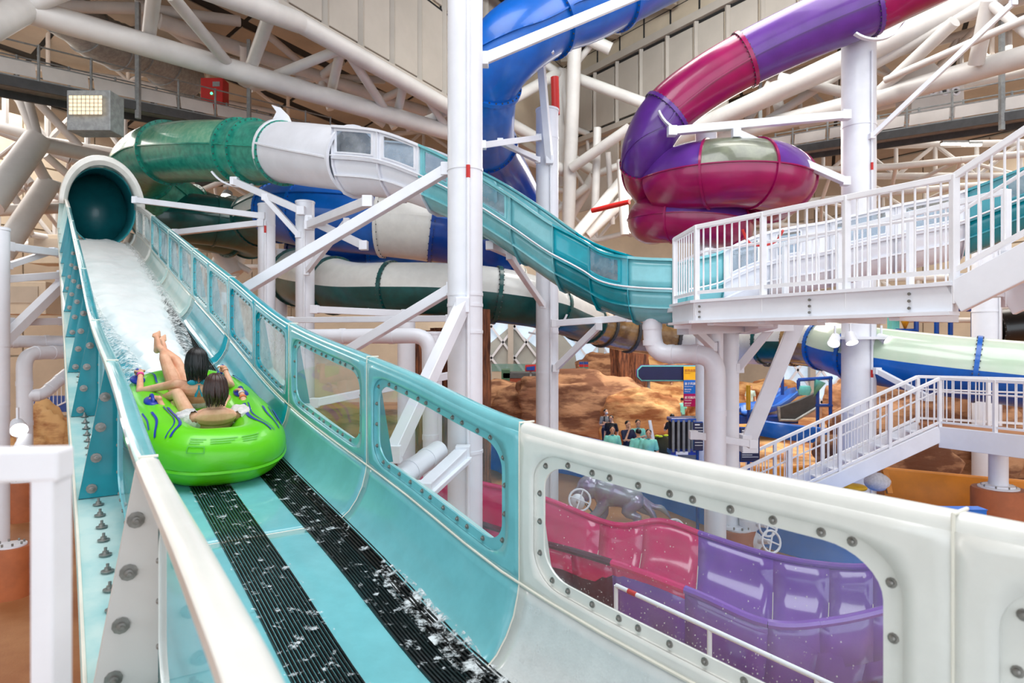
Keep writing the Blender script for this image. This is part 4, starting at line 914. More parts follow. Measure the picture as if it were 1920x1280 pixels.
z = V((0, 0, -.19)); MB().bar(C1+z, D1+z, .09, .34).build('stringer', 'white', pf, smooth=False, bevel=.01)
MB().bar(C1+z+nrm*1.25, D1+z+nrm*1.25, .09, .34).build('stringer', 'white', pf, smooth=False, bevel=.01)
for k in range(7):
    c = C1.lerp(D1, (k+.5)/7)+nrm*.63+V((0, 0, -.05)); MB().bar(c-nrm*.6, c+nrm*.6, .3, .05).build('tread', 'white', pf, smooth=False)
for k in range(4):
    a = B1.lerp(C1, (k+.3)/4)-V((0, 0, .3)); MB().bar(a, a+nrm*1.4, .12, .22).build('joist', 'white', pf, smooth=False)
for k in range(6):
    p = B1.lerp(C1, .02+k*.05)-V((.56, .36, 0))*.11
    if k in (0, 3, 5):
        for q in range(3): pp = B1.lerp(C1, .03+k*.17)+V((-.848, -.53, 0))*.055+V((0, 0, -.12-.08*q)); MB().cyl(pp, pp+V((-.848, -.53, 0))*.02, .018, seg=6).build('bolt', 'steel', pf)
cb = P(1400, 618, 12.3); MB().bar(P(1280, 612, 11.7), P(1475, 606, 12.6), .35, .3).build('cross_girder', 'white', pf, smooth=False)
MB().bar(P(1280, 600, 11.2), P(1290, 600, 13.4), .3, .3).build('cross_girder', 'white', pf, smooth=False)
MB().bar(P(1440, 598, 10.4), P(1400, 612, 12.8), .3, .3).build('cross_girder', 'white', pf, smooth=False)
railing('white railing along the rear side of the upper platform', [A1+V((.9, 1.2, 0)), B1+nrm*2.1+V((0, 1.9, 0)), C1+nrm*1.25], gap=.16, mids=())
# red and white rope on the railing
rp = [P(1392, 430, 9.75), P(1405, 455, 9.75), P(1430, 460, 9.6), P(1455, 452, 9.5), P(1468, 432, 9.3)]
mb = MB(); mb.path([V(q) for q in crom([tuple(p) for p in rp], 6)], .02, 6); tag(mb.build('rope', 'red', None), 'red rope hanging in a loop from the upper platform railing', 'rope')
# lower landing and stair
def at(px, d, zr): return V(((px-960)/FP*d, d, H+zr))
L0, L1, L2, L3 = at(1985, 12.8, -1.95), at(1770, 14.6, -1.95), at(1762, 14.7, -1.95), at(1385, 14.6, -4.05)
railing('white railing down the lower stair and round its landing at right', [L3, L2, L0], gap=.15, mids=(.72,), h=1.1)
railing('far side white railing of the lower stair, seen through the near one', [L3+V((0, .8, 0)), L2+V((0, .8, 0)), L0+V((1.2, 1.2, 0))], gap=.17, mids=(.72,), h=1.1)
st = thing('stair', 'white steel lower stair with landing carried by the column on the orange drum', 'stairs', L2)
dz = V((0, 0, -.16)); MB().bar(L3+dz, L2+dz, .1, .36).build('stringer', 'white', st, smooth=False, bevel=.01); MB().bar(L3+dz+V((0, .8, 0)), L2+dz+V((0, .8, 0)), .1, .36).build('stringer', 'white', st, smooth=False)
MB().bar(L2+dz*1.5, L0+dz*1.5, .1, .48).build('fascia_beam', 'white', st, smooth=False, bevel=.01)
MB().slab([L2, L0, L0+V((1.5, 1.2, 0)), L2+V((0, 1.3, 0))], H-2.02, H-1.96).build('landing', 'floor_tan', st, smooth=False)
for k in range(12):
    c = L3.lerp(L2, (k+.5)/12)+V((0, .4, -.12)); MB().box(c, .25, .76, .035).build('tread', 'white', st, smooth=False)
# near rail on the camera's own walkway
nr = thing('near_railing', 'blurred white flat bar railing close in front at the lower left', 'railing', (-.9, 1.1, 3.3))
zt = H-(868-640)/FP*1.1
MB().bar((-.765, 1.1, zt), (-1.5, 1.02, zt), .05, .055).build('top_rail', 'white_rail', nr, smooth=False, bevel=.006)
for x in (-.791, -.905, -1.02, -1.135): MB().bar((x, 1.1-(abs(x)-.79)*.11, 3.2), (x, 1.1-(abs(x)-.79)*.11, zt-.02), .05 if x == -.791 else .035, .04, (1, 0, 0)).build('post', 'white_rail', nr, smooth=False, bevel=.005)

# ================================================================= the pink and purple slide below
def arr(L): return [V(q) for q in crom([tuple(P(a, b, c)) for a, b, c in L], 5)]
back = arr([(560, 850, 16.0), (700, 872, 14.8), (830, 890, 13.4), (905, 908, 12.6), (1020, 936, 11.6), (1150, 985, 10.6), (1240, 978, 10.3), (1330, 1008, 9.8), (1450, 1045, 9.2), (1580, 1064, 8.7), (1680, 1060, 8.4), (1850, 1045, 8.1)])
frnt = arr([(560, 905, 14.0), (700, 935, 12.4), (830, 965, 11.2), (905, 985, 10.6), (1000, 1015, 9.8), (1090, 1040, 8.9), (1190, 1072, 8.1), (1310, 1118, 7.4), (1440, 1172, 6.9), (1560, 1168, 6.8), (1690, 1138, 6.9), (1850, 1090, 7.0)])
ps_ = thing('pink_purple_slide', 'wide open slide below, pink then purple, seen through the near windows', 'water slide', frnt[0])
nn = len(back)
def trow(i, k=0):
    b, f = back[i], frnt[i]; low = min(b.z, f.z)-.75; out = []
    for t, h in ((0, 0), (.02, .3), (.07, .6), (.16, .83), (.3, .97), (.5, 1.0), (.7, .95), (.86, .72), (.95, .4), (1, 0)):
        p = b.lerp(f, t); p.z = (b.z if t < .5 else f.z)*(1-h)+low*h; out.append(p)
    return out
ixs = [0, 12, 24, 28, 34, 40, 44, 48, nn-1]
for q, (a, b) in enumerate(zip(ixs, ixs[1:])):
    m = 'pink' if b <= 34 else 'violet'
    MB().grid([trow(i) for i in range(a, b+1)]).build('trough_section', m, ps_, solid=.03)
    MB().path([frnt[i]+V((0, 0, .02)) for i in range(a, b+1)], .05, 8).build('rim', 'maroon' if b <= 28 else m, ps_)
    MB().path([back[i]+V((0, 0, .02)) for i in range(a, b+1)], .045, 8).build('rim', m, ps_)
    hl = [[frnt[i]+V((0, .01, 0)), frnt[i]+V((.03, .1, -.35)), frnt[i]+V((.1, .4, -.9)), frnt[i].lerp(back[i], .5)+V((0, 0, -1.25))] for i in range(a, b+1)]
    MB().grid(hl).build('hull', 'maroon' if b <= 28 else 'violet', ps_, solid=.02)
    if b < nn-1: MB().path([p+V((0, 0, .018)) for p in trow(b)], .006, 5).build('joint_seal', 'caulk', ps_)
for i in (14, 26, 38, 50):
    p = frnt[i].lerp(back[i], .5); MB().cyl((p.x, p.y, 0), (p.x, p.y, p.z-1.2), .14, seg=14).build('support_post', 'white', ps_)
# white guard rail in front of it
gr = thing('guard_rail', 'spray dotted white guard rail in front of the purple slide hull', 'railing', P(1155, 1095, 6.2))
ga, gb = P(1155, 1097, 6.4), P(1660, 1330, 4.7); MB().cyl(ga, gb, .022, seg=10).build('top_rail', 'white_rail', gr)
for f in (0, .42, .8): p = ga.lerp(gb, f); MB().cyl((p.x, p.y, p.z-1.2), p, .022, seg=10).build('post', 'white_rail', gr)
MB().cyl(ga.lerp(gb, .06), ga.lerp(gb, .10), .025, seg=10).build('red_band', 'red', gr)

# blue pool wall and tan walk
def lowwall(name, label, pts, h, th, m, cat='pool wall'):
    pts = [V(p) for p in pts]; t = thing(name, label, cat, pts[0]); fr = frames(pts, upref=V((0, 0, 1)))
    rows = [[p+f[1]*x+V((0, 0, z)) for x, z in ((0, 0), (0, h-.04), (.04, h), (th-.04, h), (th, h-.04), (th, 0))] for p, f in zip(pts, fr)]
    MB().grid(rows).build('wall_body', m, t, ang=50); return t
def cr(pts, n=5): return [V(q) for q in crom([tuple(p) for p in pts], n)]
bl = cr([G(900, 868), G(1000, 880), G(1090, 895), G(1200, 935), G(1310, 980), G(1500, 1046), G(1700, 1080), G(1850, 1085)])
lowwall('pool_wall', 'curved bright blue pool wall behind the statue', bl, 1.35, -.2, 'pool_blue')
mb = MB(); q = bl[-1]; mb.slab([p+V((0, .1, 0)) for p in bl]+[V((q.x, 23.5, 0)), V((-1.0, 26.0, 0))], 0.0, .45); tag(mb.build('pool_water', 'pool_blue', smooth=False), 'blue painted pool basin floor behind the curved blue wall', 'pool')
bl2 = cr([G(780, 905), G(850, 915), G(905, 908), G(935, 890)]); lowwall('pool_wall', 'blue curved wall end seen through the turquoise window', cr([G(880, 880, .0), G(912, 876), G(945, 884), G(960, 900)]), 1.6, .2, 'pool_blue')
lowwall('orange_wall', 'orange yellow wall running under the landing at right', cr([G(1660, 962), G(1760, 975), G(1880, 990), G(2050, 1010)]), 1.25, .2, 'orange_paint')
lowwall('orange_wall', 'orange yellow wall behind the lower stair balusters', cr([G(1370, 930), G(1450, 935), G(1560, 925), G(1640, 905)]), .95, .2, 'orange_paint')
mb = MB(); mb.slab([G(1360, 905), G(1680, 905), G(1700, 800), G(1340, 800)], 0, .5); tag(mb.build('pool_water', 'rock_light', smooth=False), 'sandy shallow paddling pool floor beyond the lower stair', 'pool')

# valves with hand wheels
def valve(label, p, r=.2, stem=(0, -1, .35)):
    c = P(*p); t = thing('valve', label, 'valve', c); ax = V(stem).normalized()
    mb = MB(); mb.cyl(c-ax*.45, c-ax*.05, .05, seg=10); mb.build('stem', 'white', t)
    MB().ball(c-ax*.5, .16, .16, .18).build('body', 'white', t)
    a = ax.orthogonal().normalized(); b = ax.cross(a)
    MB().path([c+r*(math.cos(k*math.pi/10)*a+math.sin(k*math.pi/10)*b) for k in range(20)], .022, 8, closed=True).build('hand_wheel', 'white', t)
    for k in range(4):
        an = k*math.pi/2+.4; MB().cyl(c, c+r*(math.cos(an)*a+math.sin(an)*b), .016, seg=6).build('spoke', 'white', t)
valve('white valve wheel beside the metallic statue', (1087, 937, 13.2), .22)
valve('white valve wheel low in the middle of the near window', (1266, 990, 12.0), .16)
valve('upper white valve wheel beside the brown drum footing', (1440, 985, 12.2), .2, (.3, -1, .2))
valve('lower white valve wheel beside the brown drum footing', (1446, 1015, 12.0), .2, (.3, -1, .3))
pipe('short white flanged pipe feeding the two valves', [(1402, 950, 12.6), (1404, 1045, 12.6)], .16)
pipe('low white pipe end under the two valves', [(1404, 1060, 12.6), (1445, 1048, 12.2)], .16)

# ================================================================= rocks
def rock(label, px, py_top, py_bot, w, d, m='rock', group=None, seed=0, depth=.8, flat=1.0):
    x0 = (px-960)/FP*d; zt = H-(py_top-640)/FP*d; zb = max(0, H-(py_bot-640)/FP*d) if py_bot else 0; wx = w/FP*d/2; hz = (zt-zb)
    rnd = random.Random(seed); off = rnd.random()*50; vs = []; bm = bmesh.new(); bmesh.ops.create_icosphere(bm, subdivisions=5, radius=1)
    from mathutils import noise
    for v in bm.verts:
        p = v.co.copy(); q = V((p.x*1.6+off, p.y*1.6, p.z*1.2))
        n1 = noise.noise(q*1.1)*.32; lay = math.sin((p.z*9+noise.noise(q*1.5)*5+p.x*1.5))*.035; n2 = noise.noise(q*4)*.07
        lay = math.sin((p.z*5+noise.noise(q*1.2)*4+p.x*1.2))*.06; n1 *= 1.2; k = 1+n1+lay+n2; sx = math.copysign(abs(p.x)**.8, p.x); sz = math.copysign(abs(p.z)**.7, p.z)
        v.co = V((x0+sx*k*wx*.95, d+p.y*k*wx*depth, zb+max(-.02, (.42+sz*.5*k)/1.0)*hz))
    me = bpy.data.meshes.new('rock'); bm.to_mesh(me); bm.free(); me.shade_smooth(); me.materials.append(MATS[m])
    o = bpy.data.objects.new('rock_outcrop', me); COL.objects.link(o); return tag(o, label, 'rock', group)
rock('long layered brown boulder beside the centre column', 1078, 692, 0, 255, 29, 'rock', seed=1, depth=.35)
rock('yellowish layered boulder behind the waiting staff', 1203, 724, 0, 155, 28, 'rock_light', seed=2, depth=.4)
rock('rounded brown boulder left of the centre column', 950, 705, 0, 150, 31, 'rock', seed=3)
rock('orange boulder beneath the trunk at the far centre', 1225, 712, 0, 150, 36, 'rock_light', seed=4)
rock('flat topped orange boulder behind the octagonal sign', 1255, 668, 0, 190, 42, 'rock_light', seed=5)
rock('small sandy boulder near the far glazing', 1125, 660, 0, 110, 44, 'rock', seed=6)
rock('orange boulder beyond the blue racing slide', 1435, 708, 0, 140, 40, 'rock_light', seed=7)
rock('tall brown rock face under the landing at right', 1780, 700, 0, 430, 21, 'rock', seed=8, depth=.3)
rock('brown rock bank right of the wide column', 1745, 740, 0, 160, 24, 'rock', seed=9)
rock('pale boulder at the far left below the white pipes', 80, 755, 0, 110, 19, 'rock_light', seed=10)
rock('broad brown rock wall under the lower stair', 1650, 800, 0, 260, 18.5, 'rock', seed=11, depth=.25)
rock('low tan rock seen through the foggy windows', 670, 760, 0, 260, 22, 'rock', seed=12, depth=.4)
rock('narrow brown rock beside the open slide frame', 1590, 700, 0, 80, 30, 'rock', seed=13)
def trunk(label, px, d, r0, r1, ztop, seed, m='bark'):
    rnd = random.Random(seed); x = (px-960)/FP*d; vs = []; rows = []
    for i in range(14):
        z = ztop*i/13; row = []
        for k in range(37):
            a = 2*math.pi*k/36; rr = (r0+(r1-r0)*min(1, i/4)**.6)*(1+.12*math.sin(a*7+i*.3+seed)+.06*math.sin(a*17+i)); row.append(V((x+rr*math.cos(a), d+rr*math.sin(a), z)))
        rows.append(row)
    o = MB().grid(rows).build('sculpted_trunk', m, None); tag(o, label, 'tree trunk')
trunk('fluted orange brown artificial tree trunk behind the octagonal sign', 1180, 35, 1.5, .95, H+.6, 2)
trunk('dark brown artificial trunk directly right of the front column', 893, 16, .42, .32, H+.8, 5)
trunk('brown artificial trunk left of the front column', 790, 17.5, .5, .38, H+.3, 9)
trunk('second brown artificial trunk close left of the front column', 828, 19, .4, .3, H+.4, 12)
# ================================================================= catwalks, ducts, lamps
def catwalk(label, a, b, w=1.2, lamp=True):
    p, q = P(*a), P(*b); t = thing('catwalk', label, 'catwalk', p); dr = (q-p).normalized(); sd = V((-dr.y, dr.x, 0)).normalized()*w/2; up = V((0, 0, 1))
    MB().bar(p, q, w, .12).build('deck', 'galv', t, smooth=False)
    for s in (-1, 1):
        MB().bar(p+sd*s-up*.15, q+sd*s-up*.15, .1, .3).build('edge_beam', 'dark_grey', t, smooth=False)
        n = int((q-p).length/1.4)
        for z in (.55, 1.1): MB().cyl(p+sd*s+up*z, q+sd*s+up*z, .03, seg=6).build('rail', 'galv', t)
        for i in range(n+1):
            c = p.lerp(q, i/n)+sd*s; MB().bar(c-up*.2, c+up*1.15, .06, .06, (1, 0, 0)).build('post', 'galv', t, smooth=False)
            if s == 1 or i == n: continue
            d_ = p.lerp(q, (i+1)/n)+sd*s
            MB().bar(c.lerp(d_, .06)+up*.32, c.lerp(d_, .94)+up*.32, .02, .45).build('mesh_panel', 'warm_white', t, smooth=False)
    for i in range(0, n, 3): c = p.lerp(q, i/n); MB().bar(c+sd*-1.05-up*.6, c+sd*-1.05+up*3.5, .14, .14, (1, 0, 0)).build('hanger', 'galv', t, smooth=False)
    return t
catwalk('grey mesh sided catwalk crossing the upper left under the big truss', (-60, 140, 19), (600, 268, 31), 1.4)
catwalk('grey catwalk with railings on the right beyond the wide column', (1440, 290, 30), (1990, 205, 22), 1.4)
catwalk('short dark catwalk level seen between tube slides far behind', (300, 350, 34), (480, 330, 38), 1.2)
lb = thing('light_box', 'grey box lamp glowing warm under the left catwalk', 'lamp', P(180, 205, 19))
c = P(180, 208, 19.5); MB().box(c+V((0, 0, -.1)), 1.3, .7, 1.2).build('housing', 'galv', lb, smooth=False, bevel=.02)
MB().add([c+V((-.5, -.47, -.28)), c+V((.5, -.47, -.28)), c+V((.5, -.47, .3)), c+V((-.5, -.47, .3))], [[0, 1, 2, 3]]).build('diffuser', 'warm_glow', lb, smooth=False)
for k in range(9): x = -.5+k*.125; MB().bar(c+V((x, -.48, -.28)), c+V((x, -.48, .3)), .012, .012, (0, 1, 0)).build('louvre', 'galv', lb, smooth=False)
for k in range(6): z_ = -.28+k*.115; MB().bar(c+V((-.5, -.48, z_)), c+V((.5, -.48, z_)), .012, .012).build('louvre', 'galv', lb, smooth=False)
def duct(label, pts, r, m='galv'):
    q = crom([tuple(P(*p)) for p in pts], 5); t = thing('air_duct', label, 'duct', q[0]); pp = [V(x) for x in q]
    MB().path(pp, [r*(1+.05*math.sin(i*2.1)) for i in range(len(pp))], 18).build('duct_body', m, t, ang=60)
    for i in range(0, len(pp)-1, 3): d_ = (pp[i+1]-pp[i]).normalized(); MB().cyl(pp[i]-d_*.04, pp[i]+d_*.04, r*1.06, seg=18).build('duct_band', m, t)
duct('crumpled silver insulated duct above the left catwalk', [(120, 20, 26), (200, 80, 28), (270, 100, 30), (350, 150, 33)], 1.0)
duct('second silver duct hanging lower behind the left catwalk', [(300, 60, 34), (330, 130, 34), (350, 190, 34)], .7)
fb = thing('red_cabinet', 'red equipment cabinet with green light on the left catwalk', 'cabinet', P(402, 205, 27.6))
c = P(403, 176, 27.6); MB().box(c, .95, .6, 1.15).build('case', 'red', fb, smooth=False, bevel=.02); MB().box(c+V((.2, -.31, .3)), .3, .03, .2).build('grille', 'galv', fb, smooth=False); MB().ball(c+V((0, -.32, -.1)), .05).build('indicator', 'green_glow', fb)
bx = thing('machine_unit', 'white air unit with four round outlets behind the right catwalk', 'machine', P(1735, 200, 27.5)); c = P(1742, 196, 28.5)
MB().box(c, 2.3, 1.2, 1.6).build('case', 'warm_white', bx, smooth=False, bevel=.04)
MB().lathe(c+V((-.6, 0, .8)), [(.95, 0), (.95, .5), (.6, 1.0), (0, 1.1)], 20).build('dome', 'warm_white', bx)
for k in range(4): o_ = c+V((-.75+k*.5, -.6, .35)); MB().lathe(o_, [(.2, 0), (.2, .06), (.11, .06), (.11, .02)], 16, (0, -1, 0), False).build('outlet', 'white', bx); MB().lathe(o_+V((0, -.01, 0)), [(.1, 0), (.0, .01)], 12, (0, -1, 0)).build('nozzle', 'dark_grey', bx)
def spot(label, p, dirv, glow='lamp_glow', r=.16, m='white', power=0):
    c = P(*p); t = thing('spotlight', label, 'lamp', c); d_ = V(dirv).normalized()
    MB().lathe(c, [(.02, -.34), (r*.7, -.3), (r, 0), (r*.93, .0), (r*.6, -.1)], 16, d_, False).build('housing', m, t)
    MB().lathe(c-d_*.03, [(r*.9, 0), (r*.5, .03), (0, .04)], 16, d_).build('lens', glow, t)
    MB().bar(c-d_*.2, c-d_*.2+V((0, 0, .35)), .04, .04, (1, 0, 0)).build('bracket', m, t, smooth=False)
spot('spotlight at left of the lamp ring on the wide column', (1563, 644, 17.0), (-.5, -.6, -.7)); spot('spotlight at the middle of the lamp ring on the wide column', (1598, 643, 16.8), (0, -.5, -.9)); spot('spotlight at right of the lamp ring on the wide column', (1665, 640, 17.0), (.4, -.8, -.4))
MB_r = MB().lathe(P(1610, 636, 17.5), [(.72, 0), (.72, .07), (.43, .07), (.43, 0)], 28, capb=False); tag(MB_r.build('lamp_ring', 'white', None), 'white lamp bracket ring round the wide column', 'bracket')
spot('glowing spotlight beside pipes at lower left', (36, 806, 12.5), (.6, -.6, -.35)); spot('second spotlight just above the near rail at left', (42, 842, 12.5), (.2, -.6, -.8))
spot('upper green stage lamp beneath the ceiling', (1224, 12, 30), (0, -.8, -.6), 'green_glow', .2, 'dark_grey'); spot('lower green stage lamp beneath the ceiling', (1138, 56, 32), (0, -.8, -.6), 'green_glow', .2, 'dark_grey'); spot('half hidden green stage lamp by the blue tube', (1122, 37, 33), (0, -.8, -.6), 'green_glow', .16, 'dark_grey')
spot('hanging lamp below the green tube behind the mouth', (425, 370, 30), (0, -.5, -.9), 'lamp_glow', .3, 'galv')
for k, (px, py, d, l) in enumerate(((1790, 270, 30, 50), (1822, 272, 31, 36), (1328, 296, 34, 30))):
    p = P(px, py, d); t = thing('strip_light', ['long strip light under the right catwalk', 'short strip light right of the long strip light', 'strip light beside the magenta coil'][k], 'lamp', p)
    w = l/FP*d; MB().box(p+V((0, 0, .09)), w, .2, .1).build('housing', 'galv', t, smooth=False); MB().box(p, w*.95, .16, .08).build('tube', 'lamp_glow', t, smooth=False)
# ================================================================= signs
def text(s_, loc, size, m, parent, rx=math.pi/2, rz=0):
    cu = bpy.data.curves.new('lettering', 'FONT'); cu.body = s_; cu.size = size; cu.extrude = .003; cu.materials.append(MATS[m])
    o = bpy.data.objects.new('lettering', cu); COL.objects.link(o); dg = bpy.context.evaluated_depsgraph_get()
    me = bpy.data.meshes.new_from_object(o.evaluated_get(dg)); bpy.data.objects.remove(o); me.materials.clear(); me.materials.append(MATS[m])
    q = bpy.data.objects.new('lettering', me); COL.objects.link(q); q.location = V(loc)-(parent.location if parent.parent is None else parent.location+parent.parent.location); q.rotation_euler = (rx, 0, rz); q.parent = parent; q['kind'] = 'stuff'; return q
d = 31; sg = thing('sign_board', 'long dark navy octagonal sign board with turquoise edge on a grey pole', 'sign', (P(1216, 720, d).x, d, 0))
def octo(x0, x1, y0, y1, c, dd): return [P(a, b, dd) for a, b in ((x0+c, y0), (x1, y0), (x1, y1), (x0+c, y1), (x0, y1-c), (x0, y0+c))]
MB().thick(octo(1193, 1310, 684, 715, 9, d+.06), (0, .06, 0)).build('back_edge', 'purple', sg, smooth=False); mat('aqua', (110, 205, 200), .4); MB().thick(octo(1195, 1310, 685, 714, 8, d), (0, .06, 0)).build('border', 'aqua', sg, smooth=False)
MB().thick(octo(1197, 1308, 687, 712, 7, d-.02), (0, .03, 0)).build('face', 'navy_sign', sg, smooth=False); p = P(1216, 700, d+.2); MB().cyl((p.x, p.y, 0), (p.x, p.y, p.z), .08, seg=10).build('pole', 'galv', sg)
d2 = 30.8
for k, (m, y0, y1, lab, tx) in enumerate((('yellow', 687, 712, 'yellow direction panel at the top of the sign stack', ('极限迷宫', 'Wild Maze')), ('blue', 712, 738, 'blue direction panel in the middle of the sign stack', ('量子风暴', 'Quantum Storm')), ('magenta', 738, 762, 'magenta direction panel at the bottom of the sign stack', ('星河飓风', 'Galaxy Storm')))):
    t = MB().thick([P(1282, y0, d2), P(1308, y0, d2), P(1308, y1, d2), P(1282, y1, d2)], (0, .05, 0)).build('sign_panel', m, sg, smooth=False); t['label'] = lab
    tm = 'white' if k else 'terracotta'
    text(tx[0], P(1283.5, y0+9, d2-.01), .134, tm, t); text(tx[1], P(1283.5, y0+13, d2-.01), .062, tm, t)
    if k: text('排队时间', P(1283.5, y0+19, d2-.01), .08, tm, t); text('Waiting time', P(1283.5, y0+22.5, d2-.01), .053, tm, t)
def board(label, x0, x1, y0, y1, d, lines=0):
    t = thing('notice_board', label, 'sign', P((x0+x1)/2, y1, d)); a, b = P(x0, y1, d), P(x1, y0, d)
    MB().box(((a+b)/2), b.x-a.x, .06, b.z-a.z).build('frame', 'blue_deep', t, smooth=False, bevel=.02); MB().box(((a+b)/2)+V((0, -.02, 0)), (b.x-a.x)*.92, .06, (b.z-a.z)*.93).build('face', 'navy_sign', t, smooth=False)
    for i in range(lines):
        z_ = b.z-(b.z-a.z)*(.1+.8*i/lines); l = .8 if i % 4 else .5; MB().box(((a.x+(b.x-a.x)*(.1+l/2)), a.y-.055, z_), (b.x-a.x)*l, .004, .012 if i else .03).build('text_line', 'white', t, smooth=False)
    MB().cyl(((a.x+b.x)/2, d+.05, 0), ((a.x+b.x)/2, d+.05, a.z), .04, seg=8).build('post', 'blue_deep', t)
board('dark navy notice board right of the platform columns', 1386, 1424, 800, 866, 15.0, 14); board('dark navy notice board left of the platform columns', 1300, 1318, 790, 845, 15.5, 8)
ds = thing('direction_sign', 'small blue and red board sign near the far glazing', 'sign', P(1094, 700, 40)); 
for x0, x1 in ((1086, 1094), (1095, 1103)):
    for m, y0, y1 in (('blue_deep', 678, 683), ('red', 683, 688), ('green_tube', 688, 693)): MB().thick([P(x0, y0, 40), P(x1, y0, 40), P(x1, y1, 40), P(x0, y1, 40)], (0, .08, 0)).build('panel', m, ds, smooth=False)
MB().cyl(P(1094, 800, 40), P(1094, 678, 40.1), .08, seg=8).build('pole', 'galv', ds)
bs = thing('building_sign', 'red sign with blue front on the far kiosk roof', 'sign', P(993, 690, 36)); MB().thick([P(x, y, 36) for x, y in ((987, 688), (1003, 686), (1003, 694), (987, 694))], (0, .2, 0)).build('face', 'blue_deep', bs, smooth=False); MB().thick([P(x, y, 36.1) for x, y in ((985, 684), (1005, 683), (1005, 696), (985, 696))], (0, .3, 0)).build('frame', 'red', bs, smooth=False); _p = P(995, 695, 36.3); MB().cyl((_p.x, _p.y, 0), _p, .06, seg=8).build('pole', 'galv', bs)
mat('timber', (150, 66, 38), .6, var=.1); mat('green_roof', (70, 110, 84), .6, var=.1)
k1 = thing('kiosk', 'low red brown timber kiosk with green corner, far behind left of the centre column', 'building', P(975, 740, 38))
MB().box(P(978, 704, 38)+V((0, 1, 0)), 2.2, 2, .3).build('roof', 'dark_grey', k1, smooth=False); MB().box(P(978, 712, 38)+V((0, 1, -.1)), 2.0, 1.9, .5).build('beam', 'timber', k1, smooth=False); MB().box(P(948, 706, 38)+V((0, 1, 0)), .5, 2, .8).build('corner_block', 'green_roof', k1, smooth=False)
for x in (950, 1003): MB().box(P(x, 760, 38)+V((0, .5, 0)), .2, .2, 3.4).build('post', 'timber', k1, smooth=False)
k2 = thing('kiosk', 'small green kiosk on a grey post right of the centre column', 'building', P(1080, 740, 36)); MB().box(P(1079, 708, 36), 1.0, 1.6, .8).build('cabin', 'green_roof', k2, smooth=False, bevel=.03); MB().box(P(1078, 712, 36)+V((0, -.82, 0)), .7, .04, .35).build('hatch', 'dark_grey', k2, smooth=False); MB().box(P(1093, 745, 36), .16, .3, 2.8).build('post', 'galv', k2, smooth=False)
_a, _b = P(922, 696, 42), P(1040, 696, 42); tag(MB().box(((_a.x+_b.x)/2, 42.2, _a.z/2), _b.x-_a.x, .3, _a.z).build('parapet', 'wall_beige', None, smooth=False), 'beige parapet under the greenish glass balustrade', 'parapet')
gb_ = MB().thick([P(922, 682, 42), P(1040, 682, 42), P(1040, 696, 42), P(922, 696, 42)], (0, .05, 0)); mat('green_glass', (120, 170, 160), .1, alpha=.5); tag(gb_.build('glass_balustrade', 'green_glass', None, smooth=False), 'greenish glass balustrade before the far glazing', 'balustrade')
# lockers, bin and bags among the staff
lk = thing('locker', 'grey slatted locker cage with dark blue top beside the sign stack', 'locker', P(1283, 870, 17)); c = P(1283, 818, 17); 
MB().box(c+V((0, .3, .42)), .68, .5, .1).build('top', 'blue_deep', lk, smooth=False, bevel=.02); MB().box(c+V((0, .3, -.45)), .66, .5, .1).build('base', 'navy', lk, smooth=False)
MB().box(c+V((0, .45, 0)), .6, .1, .8).build('back', 'cloth_dark', lk, smooth=False)
for k in range(5): MB().box(c+V((-.28+k*.14, .06, 0)), .06, .06, .85).build('slat', 'cloth_grey', lk, smooth=False)
MB().box(c+V((-.05, .04, -.45)), .32, .02, .08).build('plate', 'white', lk, smooth=False)
bn = thing('planter', 'round grey tub behind the locker cage', 'tub', P(1300, 800, 19)); MB().lathe(P(1298, 798, 19)+V((0, 0, -.25)), [(.42, -.9), (.42, .5), (.38, .5), (.36, .42)], 24).build('tub', 'cloth_grey', bn)
mat('sack', (60, 58, 34), .8); mat('tennis', (226, 240, 30), .5)
bg = thing('bag', 'dark olive sack with bright yellow items on top by the boulder', 'bag', P(1245, 840, 22)); MB().ball(P(1240, 836, 22), .36, .25, .4).build('sack', 'sack', bg)
for px, py in ((1232, 817), (1238, 818), (1249, 816)): MB().ball(P(px, py, 21.8), .09, .07, .04).build('yellow_item', 'tennis', bg)
tag(MB().bar(P(1218, 788, 21), P(1227, 838, 20.6), .1, .06).build('white_plank', 'white', None, smooth=False, bevel=.01), 'white plank leaning against the yellowish boulder', 'plank')
ub = [P(a, b, 45) for a, b in ((1120, 731), (1136, 731))]; tag(MB().lathe(P(1128, 731, 34), [(.26, 0), (.22, .08), (.12, .15), (0, .18)], 16).build('blue_dome', 'pool_blue', None), 'small light blue dome on the layered boulder', 'dome')
# splash equipment at right
rs = thing('racing_slide', 'two lane blue children slide curving down in the far pool', 'slide', P(1440, 790, 27))
rows = []
for (x, y, dd) in [(1492, 738, 30), (1478, 741, 29.6), (1462, 754, 29), (1445, 765, 28.4), (1425, 770, 27.8), (1388, 774, 26.8)]:
    c = P(x, y, dd); rows.append([c+V((0, -1.0+u, 0))+V((0, 0, h)) for u, h in ((0, .28), (.1, .05), (.5, 0), (.9, .05), (1.0, .28), (1.1, .05), (1.5, 0), (1.9, .05), (2.0, .28))])
MB().grid(rows).build('slide_bed', 'blue', rs, solid=.08); MB().box(P(1420, 782, 27.3), 2.6, 2.0, .3).build('base', 'blue_deep', rs, smooth=False)
lowwall('blue_barrier', 'curved blue padded barrier in the sandy pool beyond the stair', [p for p in cr([P(1418, 812, 24), P(1430, 815, 23.2), P(1470, 822, 22.6), P(1555, 832, 22.4)])], .55, .25, 'blue', 'barrier')
fr_ = thing('splash_frame', 'dark blue pipe frame with turquoise tipping buckets over the sandy pool', 'play frame', P(1540, 800, 25))
